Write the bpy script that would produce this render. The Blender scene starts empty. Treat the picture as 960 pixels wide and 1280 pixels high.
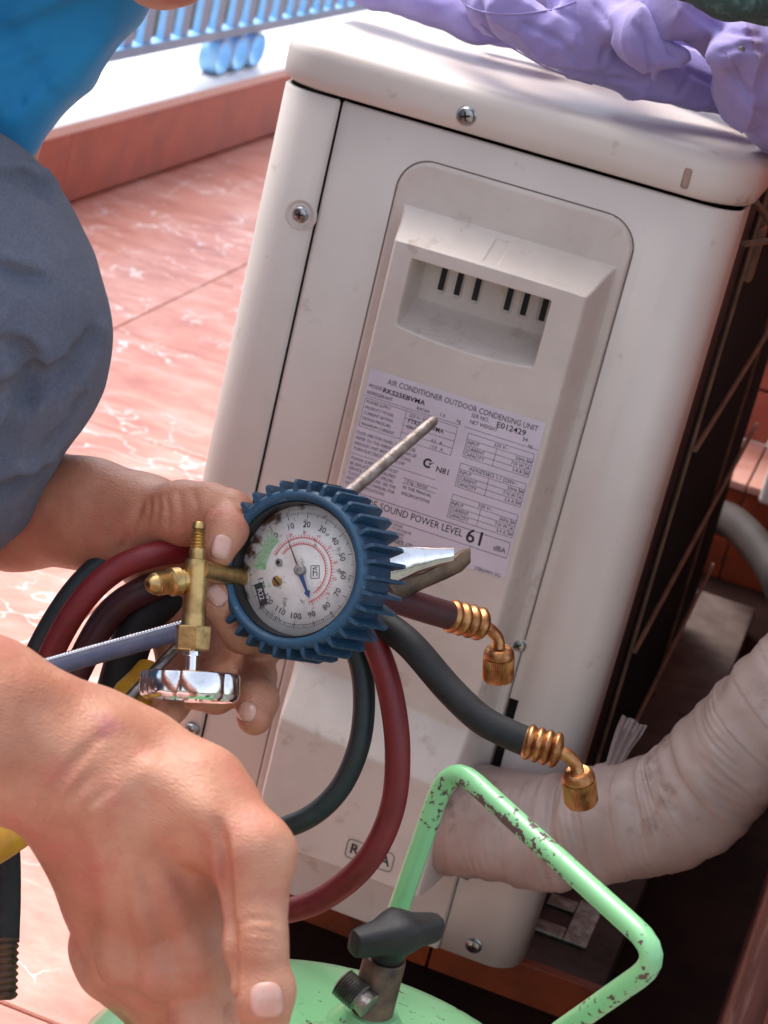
import bpy, math, random
import numpy as np
import openvdb
from mathutils import Vector, Matrix, Euler
random.seed(7); RNG = np.random.default_rng(7)
sc = bpy.context.scene
COL = sc.collection
R_ = math.radians

# ------------------------------------------------------------------ camera
# world: metres, Z up, the air conditioner's end face lies in the plane Y=0
FPX = 2595.06
CAM = np.array([0.38939648, -1.17639162, 0.79019261])
CR = np.array([[0.9293341, 0.29420045, 0.2231238],
               [0.30737768, -0.28158942, -0.90896994],
               [-0.20459007, 0.91332004, -0.3521213]])
cd = bpy.data.cameras.new("camera"); cam = bpy.data.objects.new("camera", cd); COL.objects.link(cam)
cd.sensor_fit = 'VERTICAL'; cd.sensor_height = 36.0; cd.lens = FPX / 1280 * 36
cd.clip_start = 0.02; cd.clip_end = 500
Rm = Matrix((CR[0], -CR[1], -CR[2])).transposed()
cam.matrix_world = Matrix.Translation(CAM) @ Rm.to_4x4()
cd.dof.use_dof = True; cd.dof.focus_distance = 1.0; cd.dof.aperture_fstop = 22
sc.camera = cam

# ------------------------------------------------------------------ light
SUN_EL, SUN_AZ = R_(58), R_(-58)        # azimuth from +Y towards +X
w = bpy.data.worlds.new("World"); sc.world = w; w.use_nodes = True
nt = w.node_tree; bg = nt.nodes["Background"]
sky = nt.nodes.new("ShaderNodeTexSky"); sky.sky_type = 'NISHITA'; sky.sun_disc = False
sky.sun_elevation = SUN_EL; sky.sun_rotation = SUN_AZ; sky.dust_density = 4; sky.air_density = 1.0; sky.ozone_density = 1
hs = nt.nodes.new("ShaderNodeHueSaturation"); hs.inputs["Saturation"].default_value = 0.5
nt.links.new(sky.outputs[0], hs.inputs["Color"]); nt.links.new(hs.outputs[0], bg.inputs[0])
bg.inputs[1].default_value = 0.15
sl = bpy.data.lights.new("sun", 'SUN'); sl.energy = 0.6; sl.angle = R_(35); sl.color = (1, .97, .93)
so = bpy.data.objects.new("sun", sl); COL.objects.link(so)
sd = Vector((math.sin(SUN_AZ) * math.cos(SUN_EL), math.cos(SUN_AZ) * math.cos(SUN_EL), math.sin(SUN_EL)))
so.rotation_euler = sd.to_track_quat('Z', 'Y').to_euler()
vs = sc.view_settings; vs.view_transform = 'Standard'; vs.look = 'None'; vs.gamma = 1; vs.exposure = 1.52
vs.use_curve_mapping = False

# ------------------------------------------------------------------ measuring helpers
def ray(x, y): return CR.T @ np.array([(x - 480) / FPX, (y - 640) / FPX, 1.0])
def D(x, y, d): return CAM + d * ray(x, y)                      # a place at a given distance in front of the lens
def P(x, y, ax, val):                                           # a place on the plane X/Y/Z = val
    v = ray(x, y); i = 'XYZ'.index(ax); return CAM + (val - CAM[i]) / v[i] * v
RIGHT, DOWN, FWD = CR[0], CR[1], CR[2]
def nrm(v): v = np.asarray(v, float); return v / np.linalg.norm(v)

# ------------------------------------------------------------------ object helpers
def tag(o, label=None, cat=None, group=None, kind=None):
    if label: o['label'] = label
    if cat: o['category'] = cat
    if group: o['group'] = group
    if kind: o['kind'] = kind
    return o
def empty(name, loc, label, cat, group=None):
    o = bpy.data.objects.new(name, None); COL.objects.link(o); o.location = tuple(loc); o.empty_display_size = .02
    return tag(o, label, cat, group)
def parent(o, p):
    o.parent = p
    if p is not None:
        m = Matrix.Identity(4); q = p
        if q.type == 'EMPTY': m = Matrix.Translation(q.location)
        o.matrix_parent_inverse = m.inverted()
    return o
class MB:
    def __init__(s): s.v = []; s.f = []; s.sm = []
    def add(s, V, F, smooth=True):
        n = len(s.v); s.v.extend([tuple(map(float, p)) for p in V]); s.f.extend([tuple(int(i) + n for i in q) for q in F]); s.sm.extend([smooth] * len(F)); return s
    def box(s, lo, hi, M=None, smooth=False, bev=0):
        lo = np.array(lo, float); hi = np.array(hi, float)
        if bev:
            return s.rbox(lo, hi, bev, M)
        V = [[(lo, hi)[i][0], (lo, hi)[j][1], (lo, hi)[k][2]] for i in (0, 1) for j in (0, 1) for k in (0, 1)]
        F = [(0, 1, 3, 2), (4, 6, 7, 5), (0, 4, 5, 1), (2, 3, 7, 6), (0, 2, 6, 4), (1, 5, 7, 3)]
        if M is not None: V = [M(p) for p in V]
        return s.add(V, F, smooth)
    def rbox(s, lo, hi, b, M=None):
        import bmesh
        bm = bmesh.new(); bmesh.ops.create_cube(bm, size=1)
        for v in bm.verts: v.co = Vector([(lo[i] + hi[i]) / 2 + v.co[i] * (hi[i] - lo[i]) for i in range(3)])
        bmesh.ops.bevel(bm, geom=bm.edges[:], offset=b, segments=2, affect='EDGES', profile=.6)
        bm.verts.index_update()
        V = [v.co[:] for v in bm.verts]; F = [[v.index for v in f.verts] for f in bm.faces]; bm.free()
        if M is not None: V = [M(p) for p in V]
        return s.add(V, F, False)
    def tube(s, pts, rad, n=16, cap=True, flat=1.0, sub=8, prof=None, spline=True):
        pts = np.array(pts, float); rad = np.array([rad] * len(pts) if np.isscalar(rad) else rad, float)
        if spline and len(pts) > 2: pts, rad = catmull(pts, rad, sub)
        T = np.gradient(pts, axis=0); T /= np.linalg.norm(T, axis=1)[:, None] + 1e-12
        u = np.cross(T[0], [0.3, 0.2, 1]); u /= np.linalg.norm(u); V = []
        for i in range(len(pts)):
            u = u - T[i] * (u @ T[i]); u /= np.linalg.norm(u); w_ = np.cross(T[i], u)
            for k in range(n):
                a = 2 * math.pi * k / n; m = prof(i / (len(pts) - 1), a) if prof else 1
                V.append(pts[i] + rad[i] * m * (math.cos(a) * u + flat * math.sin(a) * w_))
        F = []
        for i in range(len(pts) - 1):
            for k in range(n): F.append((i * n + k, i * n + (k + 1) % n, (i + 1) * n + (k + 1) % n, (i + 1) * n + k))
        if cap:
            F.append(tuple(range(n - 1, -1, -1))); F.append(tuple((len(pts) - 1) * n + k for k in range(n)))
        return s.add(V, F)
    def lathe(s, o, ax, prof, n=32, ref=(0.2, 0.1, 1), rfun=None, smooth=True, cap=True):
        """prof: list of (h, r) along the axis ax from point o"""
        o = np.array(o, float); ax = nrm(ax); u = np.cross(ax, ref); u = nrm(u); w_ = np.cross(ax, u); V = []
        for h, r in prof:
            for k in range(n):
                a = 2 * math.pi * k / n; rr = r * (rfun(a) if rfun else 1)
                V.append(o + ax * h + rr * (math.cos(a) * u + math.sin(a) * w_))
        F = []
        for i in range(len(prof) - 1):
            for k in range(n): F.append((i * n + k, i * n + (k + 1) % n, (i + 1) * n + (k + 1) % n, (i + 1) * n + k))
        if cap and prof[0][1] > 1e-6: F.append(tuple(range(n - 1, -1, -1)))
        if cap and prof[-1][1] > 1e-6: F.append(tuple((len(prof) - 1) * n + k for k in range(n)))
        return s.add(V, F, smooth)
    def build(s, name, m, par=None, auto=35, label=None):
        me = bpy.data.meshes.new(name); me.from_pydata(s.v, [], s.f)
        me.polygons.foreach_set('use_smooth', s.sm); me.validate(); me.update()
        import bmesh
        bm = bmesh.new(); bm.from_mesh(me); bmesh.ops.recalc_face_normals(bm, faces=bm.faces)
        if auto:
            ca = math.radians(auto)
            for e in bm.edges:
                if len(e.link_faces) == 2 and e.calc_face_angle(0) > ca: e.smooth = False
        bm.to_mesh(me); bm.free()
        if m: me.materials.append(m)
        o = bpy.data.objects.new(name, me); COL.objects.link(o)
        if par is not None: parent(o, par)
        if label: o['label'] = label
        return o
def catmull(pts, rad, sub):
    Pn = np.vstack([2 * pts[0] - pts[1], pts, 2 * pts[-1] - pts[-2]]); Rn = np.concatenate([[rad[0]], rad, [rad[-1]]])
    out = []; ro = []
    for i in range(1, len(Pn) - 2):
        for j in range(sub):
            t = j / sub; t2 = t * t; t3 = t2 * t
            c = .5 * np.array([-t3 + 2 * t2 - t, 3 * t3 - 5 * t2 + 2, -3 * t3 + 4 * t2 + t, t3 - t2])
            out.append(c @ Pn[i - 1:i + 3]); ro.append(Rn[i] + (Rn[i + 1] - Rn[i]) * t)
    out.append(pts[-1]); ro.append(rad[-1]); return np.array(out), np.array(ro)
def copy_tree(o, par=None, dv=(0, 0, 0)):
    c = o.copy(); COL.objects.link(c)
    if par is None: c.location = Vector(o.location) + Vector(dv)
    else: c.parent = par
    for ch in list(o.children): copy_tree(ch, c)
    return c

# ------------------------------------------------------------------ materials
def lin(*c): return (*[((x / 255 + .055) / 1.055) ** 2.4 if x > 10 else x / 255 / 12.92 for x in c], 1)
def mat(name, c, rough=.5, metal=0, c2=None, sc2=8, amt=.5, bump=0, bsc=200, coat=0, rv=0, sss=0, spec=.5, stretch=None, det=4, lo=.35, hi=.65, c3=None, sc3=60, lo3=.6, hi3=.66, aniso_bump=None, sheen=0):
    m = bpy.data.materials.new(name); m.use_nodes = True; n = m.node_tree.nodes; L = m.node_tree.links
    b = n["Principled BSDF"]; c = (*c[:3], 1); b.inputs["Base Color"].default_value = c
    b.inputs["Roughness"].default_value = rough; b.inputs["Metallic"].default_value = metal
    b.inputs["Specular IOR Level"].default_value = spec
    if coat: b.inputs["Coat Weight"].default_value = coat; b.inputs["Coat Roughness"].default_value = .1
    if sheen: b.inputs["Sheen Weight"].default_value = sheen
    if sss: b.inputs["Subsurface Weight"].default_value = sss; b.inputs["Subsurface Radius"].default_value = (1, .35, .2); b.inputs["Subsurface Scale"].default_value = .006
    tc = n.new("ShaderNodeTexCoord"); mp = n.new("ShaderNodeMapping"); L.new(tc.outputs["Object"], mp.inputs[0])
    if stretch: mp.inputs["Scale"].default_value = stretch
    last = None
    def noise(s, d=4, r=.6):
        t = n.new("ShaderNodeTexNoise"); t.inputs["Scale"].default_value = s; t.inputs["Detail"].default_value = d; t.inputs["Roughness"].default_value = r
        L.new(mp.outputs[0], t.inputs["Vector"]); return t
    def ramp(src, a, z):
        r = n.new("ShaderNodeMapRange"); r.inputs[1].default_value = a; r.inputs[2].default_value = z; L.new(src, r.inputs[0]); return r.outputs[0]
    def mix(fac, A, B):
        x = n.new("ShaderNodeMix"); x.data_type = 'RGBA'; L.new(fac, x.inputs[0])
        for s_, i in ((A, 6), (B, 7)):
            if isinstance(s_, tuple): x.inputs[i].default_value = s_
            else: L.new(s_, x.inputs[i])
        return x.outputs[2]
    if c2 is not None:
        t = noise(sc2, det); last = mix(ramp(t.outputs[0], lo, hi), c, (*c2[:3], 1))
        if rv:
            r = n.new("ShaderNodeMapRange"); r.inputs[3].default_value = rough - rv; r.inputs[4].default_value = rough + rv; L.new(t.outputs[0], r.inputs[0]); L.new(r.outputs[0], b.inputs["Roughness"])
    if c3 is not None:
        t = noise(sc3, 6, .65); last = mix(ramp(t.outputs[0], lo3, hi3), last if last else c, (*c3[:3], 1))
    if last: L.new(last, b.inputs["Base Color"])
    if bump:
        t = noise(bsc, 5); bp = n.new("ShaderNodeBump"); bp.inputs["Strength"].default_value = bump; bp.inputs["Distance"].default_value = .001
        L.new(t.outputs[0], bp.inputs["Height"]); L.new(bp.outputs[0], b.inputs["Normal"])
    m['_'] = 1
    return m
M = {}
M['cream'] = mat('cream_paint', (.64, .565, .515), .40, c2=(.57, .50, .45), sc2=7, bump=.06, bsc=900, c3=(.42, .33, .26), sc3=48, lo3=.63, hi3=.76)
M['creamp'] = mat('cream_plastic', (.60, .525, .475), .5, c2=(.51, .44, .39), sc2=14, bump=.15, bsc=700, c3=(.36, .27, .21), sc3=42, lo3=.59, hi3=.76)
M['dark'] = mat('dark_inside', (.012, .011, .011), .8)
M['coil'] = mat('black_coil', (.010, .009, .009), .6, c2=(.02, .016, .013), sc2=30, spec=.3)
M['wire'] = mat('dusty_wire', (.27, .16, .10), .7, c2=(.15, .09, .06), sc2=60)
M['screw'] = mat('screw_steel', (.45, .45, .46), .3, 1, c2=(.2, .19, .18), sc2=300)
M['label'] = mat('label_film', (.60, .54, .61), .35, c2=(.54, .48, .54), sc2=25)
M['ink'] = mat('black_ink', (.02, .02, .022), .5)
M['chrome'] = mat('chrome', (.82, .82, .84), .12, 1, c2=(.45, .42, .40), sc2=90, lo=.5, hi=.8, bump=.08, bsc=300)
M['steel'] = mat('dull_steel', (.42, .40, .38), .42, 1, c2=(.2, .18, .16), sc2=150, bump=.3, bsc=500)
M['brass'] = mat('brass', (.55, .37, .15), .36, 1, c2=(.24, .14, .06), sc2=110, lo=.42, hi=.72, bump=.25, bsc=500)
M['copper'] = mat('copper_brass', (.50, .26, .11), .36, 1, c2=(.22, .08, .03), sc2=130, bump=.3, bsc=500)
M['blue'] = mat('blue_rubber', (.016, .075, .145), .45, c2=(.010, .045, .09), sc2=40, rv=.1, bump=.15, bsc=500, c3=(.10, .2, .27), sc3=200, lo3=.62, hi3=.75)
M['blackmetal'] = mat('black_casing', (.012, .012, .013), .35)
M['redhose'] = mat('red_hose', (.19, .009, .012), .45, c2=(.13, .007, .01), sc2=60, bump=.2, bsc=900)
M['maroonhose'] = mat('maroon_hose', (.07, .012, .018), .45, c2=(.04, .01, .012), sc2=60, bump=.2, bsc=900)
M['blackhose'] = mat('black_hose', (.012, .012, .013), .6, c2=(.02, .02, .021), sc2=80, bump=.25, bsc=900, spec=.3)
M['tealhose'] = mat('teal_black_hose', (.009, .02, .024), .5, c2=(.018, .028, .03), sc2=70, bump=.2, bsc=900)
M['greyhose'] = mat('blue_grey_hose', (.075, .08, .15), .33, c2=(.12, .12, .19), sc2=100, bump=.2, bsc=800)
M['yellow'] = mat('yellow_hose', (.55, .28, .012), .45, c2=(.40, .18, .01), sc2=60)
M['skin'] = None
M['nail'] = mat('fingernail', (.56, .29, .225), .3, c2=(.60, .35, .29), sc2=120, sss=.1, coat=.3)
M['wrap'] = mat('dusty_pipe_wrap', (.39, .30, .27), .5, c2=(.31, .225, .195), sc2=16, c3=(.17, .11, .09), sc3=34, lo3=.56, hi3=.72, bump=1.0, bsc=45)
M['plastic_tie'] = mat('plastic_film', (.24, .18, .165), .5, c2=(.18, .13, .12), sc2=40)
M['blackknob'] = mat('black_knob', (.010, .009, .010), .55, spec=.35, c2=(.02, .018, .018), sc2=50, bump=.3, bsc=300)
M['oldbronze'] = mat('tarnished_bronze', (.19, .125, .085), .48, .85, c2=(.06, .045, .038), sc2=60, bump=.35, bsc=250, c3=(.30, .14, .07), sc3=70, lo3=.58, hi3=.7)
M['bluepaint'] = mat('light_blue_paint', (.20, .48, .80), .4, c2=(.3, .6, .9), sc2=10)
M['coping'] = mat('white_marble', (.80, .78, .76), .3, c2=(.72, .69, .67), sc2=6, c3=(.35, .32, .3), sc3=14, lo3=.68, hi3=.74)
M['facing'] = mat('terracotta_facing', (.46, .105, .035), .35, c2=(.31, .062, .024), sc2=9, det=8, c3=(.46, .12, .06), sc3=14, lo3=.5, hi3=.7)
M['grout'] = mat('grout', (.40, .33, .30), .8, c2=(.2, .16, .14), sc2=20)
M['plinth'] = mat('plinth_tile', (.36, .060, .014), .5, c2=(.20, .035, .012), sc2=22, c3=(.10, .03, .02), sc3=40, lo3=.55, hi3=.7, bump=.3, bsc=120)
M['mortar'] = mat('rough_mortar', (.10, .065, .055), .85, c2=(.055, .03, .025), sc2=40, bump=.8, bsc=120)
M['wood'] = mat('red_wood', (.16, .05, .04), .45, c2=(.09, .024, .02), sc2=14, stretch=(6, 6, .4), c3=(.30, .15, .12), sc3=26, lo3=.55, hi3=.75)
M['wallp'] = mat('terracotta_wall', (.22, .06, .04), .8, c2=(.16, .045, .03), sc2=5, spec=.2, bump=.4, bsc=120)
M['greenpipe'] = mat('grey_pvc', (.045, .036, .033), .6, c2=(.025, .02, .018), sc2=25, spec=.2)
M['purple'] = None

def skin_mat():
    m = mat('skin', (.51, .245, .148), .5, c2=(.37, .14, .078), sc2=26, det=7, c3=(.45, .14, .10), sc3=38, lo3=.50, hi3=.72, sss=.07, bump=0)
    n = m.node_tree.nodes; L = m.node_tree.links; b = n["Principled BSDF"]
    tc = n.new("ShaderNodeTexCoord")
    v = n.new("ShaderNodeTexVoronoi"); v.feature = 'DISTANCE_TO_EDGE'; v.inputs["Scale"].default_value = 520
    mp = n.new("ShaderNodeMapping"); mp.inputs["Scale"].default_value = (.55, 1, 1.25); mp.inputs["Rotation"].default_value = (.3, .4, .9)
    L.new(tc.outputs["Object"], mp.inputs[0]); L.new(mp.outputs[0], v.inputs["Vector"])
    t = n.new("ShaderNodeTexNoise"); t.inputs["Scale"].default_value = 260; t.inputs["Detail"].default_value = 6; L.new(mp.outputs[0], t.inputs["Vector"])
    a = n.new("ShaderNodeMath"); a.operation = 'MULTIPLY_ADD'; a.inputs[1].default_value = 1.2
    L.new(v.outputs["Distance"], a.inputs[0]); L.new(t.outputs[0], a.inputs[2])
    bp = n.new("ShaderNodeBump"); bp.inputs["Strength"].default_value = .5; bp.inputs["Distance"].default_value = .0006
    L.new(a.outputs[0], bp.inputs["Height"]); L.new(bp.outputs[0], b.inputs["Normal"]); return m
M['skin'] = skin_mat()

def denim_mat():
    m = mat('denim', (.17, .195, .265), .85, c2=(.105, .125, .185), sc2=7, det=6, lo=.38, hi=.66, c3=(.24, .26, .33), sc3=55, lo3=.55, hi3=.85, sheen=.15)
    n = m.node_tree.nodes; L = m.node_tree.links; b = n["Principled BSDF"]
    tc = n.new("ShaderNodeTexCoord"); w1 = n.new("ShaderNodeTexWave"); w1.inputs["Scale"].default_value = 700; w1.inputs["Distortion"].default_value = 30; w1.inputs["Detail"].default_value = 3
    mp = n.new("ShaderNodeMapping"); mp.inputs["Rotation"].default_value = (.2, .9, .5); L.new(tc.outputs["Object"], mp.inputs[0]); L.new(mp.outputs[0], w1.inputs["Vector"])
    t = n.new("ShaderNodeTexNoise"); t.inputs["Scale"].default_value = 480; t.inputs["Detail"].default_value = 4; L.new(tc.outputs["Object"], t.inputs["Vector"])
    a = n.new("ShaderNodeMath"); L.new(w1.outputs[0], a.inputs[0]); L.new(t.outputs[0], a.inputs[1])
    bp = n.new("ShaderNodeBump"); bp.inputs["Strength"].default_value = .6; bp.inputs["Distance"].default_value = .0008
    L.new(a.outputs[0], bp.inputs["Height"]); L.new(bp.outputs[0], b.inputs["Normal"])
    src = b.inputs["Base Color"].links[0].from_socket; x = n.new("ShaderNodeMix"); x.data_type = 'RGBA'; x.blend_type = 'MULTIPLY'; x.inputs[0].default_value = .85
    r = n.new("ShaderNodeValToRGB"); r.color_ramp.elements[0].position = .3; r.color_ramp.elements[0].color = (.5, .5, .5, 1); r.color_ramp.elements[1].color = (1.2, 1.2, 1.2, 1); r.color_ramp.elements[1].position = 1
    h = n.new("ShaderNodeMath"); h.operation = 'MULTIPLY'; h.inputs[1].default_value = .6; L.new(a.outputs[0], h.inputs[0]); L.new(h.outputs[0], r.inputs[0])
    L.new(src, x.inputs[6]); L.new(r.outputs[0], x.inputs[7]); L.new(x.outputs[2], b.inputs["Base Color"]); return m
M['denim'] = denim_mat()
M['shirt'] = mat('blue_shirt', (.006, .26, .54), .75, c2=(.005, .19, .42), sc2=12, bump=.6, bsc=60, sheen=.2)
M['purple'] = mat('lavender_cotton', (.32, .27, .56), .85, c2=(.265, .215, .49), sc2=30, bump=.9, bsc=75, sheen=.2)
M['greencloth'] = mat('dark_green_cloth', (.03, .065, .06), .9, c2=(.08, .14, .13), sc2=200, lo=.5, hi=.7, bump=.8, bsc=500)
M['darkcloth'] = mat('dark_shoe', (.03, .03, .035), .7, c2=(.05, .05, .06), sc2=30)
M['hair'] = mat('black_hair', (.012, .010, .009), .5, bump=.6, bsc=400)

def green_mat():
    m = mat('chipped_green_enamel', (.215, .60, .245), .3, coat=.25)
    n = m.node_tree.nodes; L = m.node_tree.links; b = n["Principled BSDF"]
    tc = n.new("ShaderNodeTexCoord")
    t1 = n.new("ShaderNodeTexNoise"); t1.inputs["Scale"].default_value = 22; t1.inputs["Detail"].default_value = 2
    t2 = n.new("ShaderNodeTexNoise"); t2.inputs["Scale"].default_value = 230; t2.inputs["Detail"].default_value = 7; t2.inputs["Roughness"].default_value = .65
    for t in (t1, t2): L.new(tc.outputs["Object"], t.inputs["Vector"])
    at = n.new("ShaderNodeAttribute"); at.attribute_name = "wear"
    a = n.new("ShaderNodeMath"); a.operation = 'MULTIPLY_ADD'; a.inputs[1].default_value = .38; L.new(t1.outputs[0], a.inputs[0]); L.new(t2.outputs[0], a.inputs[2])
    a2 = n.new("ShaderNodeMath"); a2.operation = 'ADD'; L.new(a.outputs[0], a2.inputs[0]); L.new(at.outputs["Fac"], a2.inputs[1])
    r = n.new("ShaderNodeMapRange"); r.inputs[1].default_value = .795; r.inputs[2].default_value = .803; L.new(a2.outputs[0], r.inputs[0])
    x = n.new("ShaderNodeMix"); x.data_type = 'RGBA'; L.new(r.outputs[0], x.inputs[0]); x.inputs[6].default_value = (.195, .47, .215, 1); x.inputs[7].default_value = (.09, .05, .045, 1)
    L.new(x.outputs[2], b.inputs["Base Color"])
    rr = n.new("ShaderNodeMapRange"); rr.inputs[3].default_value = .3; rr.inputs[4].default_value = .75; L.new(r.outputs[0], rr.inputs[0]); L.new(rr.outputs[0], b.inputs["Roughness"])
    bp = n.new("ShaderNodeBump"); bp.invert = True; bp.inputs["Strength"].default_value = .6; bp.inputs["Distance"].default_value = .0005
    L.new(r.outputs[0], bp.inputs["Height"]); L.new(bp.outputs[0], b.inputs["Normal"]); return m
M['green'] = green_mat()

def tile_mat():
    m = mat('salmon_marble_tile', (.60, .22, .155), .3, coat=.12)
    n = m.node_tree.nodes; L = m.node_tree.links; b = n["Principled BSDF"]
    tc = n.new("ShaderNodeTexCoord"); oi = n.new("ShaderNodeObjectInfo")
    off = n.new("ShaderNodeVectorMath"); off.operation = 'MULTIPLY_ADD'
    cx = n.new("ShaderNodeCombineXYZ")
    for i, k in enumerate((13.0, 7.0, 3.0)):
        mm = n.new("ShaderNodeMath"); mm.operation = 'MULTIPLY'; mm.inputs[1].default_value = k; L.new(oi.outputs["Random"], mm.inputs[0]); L.new(mm.outputs[0], cx.inputs[i])
    ad = n.new("ShaderNodeVectorMath"); L.new(tc.outputs["Object"], ad.inputs[0]); L.new(cx.outputs[0], ad.inputs[1])
    wn = n.new("ShaderNodeTexNoise"); wn.inputs["Scale"].default_value = 14; wn.inputs["Detail"].default_value = 5; L.new(ad.outputs[0], wn.inputs["Vector"])
    ms = n.new("ShaderNodeVectorMath"); ms.operation = 'MULTIPLY_ADD'; ms.inputs[1].default_value = (.16, .16, .16); L.new(wn.outputs["Color"], ms.inputs[0]); L.new(ad.outputs[0], ms.inputs[2])
    v = n.new("ShaderNodeTexVoronoi"); v.feature = 'DISTANCE_TO_EDGE'; v.inputs["Scale"].default_value = 12; L.new(ms.outputs[0], v.inputs["Vector"])
    r = n.new("ShaderNodeMapRange"); r.inputs[1].default_value = .006; r.inputs[2].default_value = .024; r.inputs[3].default_value = 1; r.inputs[4].default_value = 0; L.new(v.outputs[0], r.inputs[0])
    gate = n.new("ShaderNodeTexNoise"); gate.inputs["Scale"].default_value = 9; L.new(ad.outputs[0], gate.inputs["Vector"])
    gr = n.new("ShaderNodeMapRange"); gr.inputs[1].default_value = .46; gr.inputs[2].default_value = .58; L.new(gate.outputs[0], gr.inputs[0])
    mu = n.new("ShaderNodeMath"); mu.operation = 'MULTIPLY'; L.new(r.outputs[0], mu.inputs[0]); L.new(gr.outputs[0], mu.inputs[1])
    mp = n.new("ShaderNodeMapping"); mp.inputs["Scale"].default_value = (7, 11, 10); mp.inputs["Rotation"].default_value = (0, 0, .15); L.new(ad.outputs[0], mp.inputs[0])
    st = n.new("ShaderNodeTexNoise"); st.inputs["Scale"].default_value = 1.6; st.inputs["Detail"].default_value = 7; st.inputs["Roughness"].default_value = .65; L.new(mp.outputs[0], st.inputs["Vector"])
    cr = n.new("ShaderNodeValToRGB"); e = cr.color_ramp.elements; e[0].position = .3; e[0].color = (.48, .175, .125, 1); e[1].position = .7; e[1].color = (.76, .44, .365, 1)
    e2 = cr.color_ramp.elements.new(.5); e2.color = (.65, .285, .215, 1)
    L.new(st.outputs[0], cr.inputs[0])
    x = n.new("ShaderNodeMix"); x.data_type = 'RGBA'; L.new(mu.outputs[0], x.inputs[0]); L.new(cr.outputs[0], x.inputs[6]); x.inputs[7].default_value = (.92, .84, .82, 1)
    L.new(x.outputs[2], b.inputs["Base Color"])
    bp = n.new("ShaderNodeBump"); bp.inputs["Strength"].default_value = .25; bp.inputs["Distance"].default_value = .001; L.new(st.outputs[0], bp.inputs["Height"]); L.new(bp.outputs[0], b.inputs["Normal"])
    return m
M['tile'] = tile_mat()

# ------------------------------------------------------------------ text as flat print
def text_geo(mb, body, size, o, ex, ey, align='LEFT', bold=0, sx=1.0):
    cu = bpy.data.curves.new('t', 'FONT'); cu.body = body; cu.size = size; cu.align_x = align; cu.align_y = 'CENTER'; cu.resolution_u = 2; cu.offset = bold
    ob = bpy.data.objects.new('t', cu); COL.objects.link(ob)
    dg = bpy.context.evaluated_depsgraph_get(); me = bpy.data.meshes.new_from_object(ob.evaluated_get(dg))
    V = [o + ex * v.co.x * sx + ey * v.co.y for v in me.vertices]; F = [tuple(p.vertices) for p in me.polygons]
    if F: mb.add(V, F, False)
    bpy.data.objects.remove(ob); bpy.data.curves.remove(cu); bpy.data.meshes.remove(me)
def line_geo(mb, a, b, w_, nrm_):
    a = np.array(a); b = np.array(b); t = nrm(b - a); s_ = np.cross(nrm_, t) * w_ / 2
    mb.add([a - s_, b - s_, b + s_, a + s_], [(0, 1, 2, 3)], False)

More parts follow.
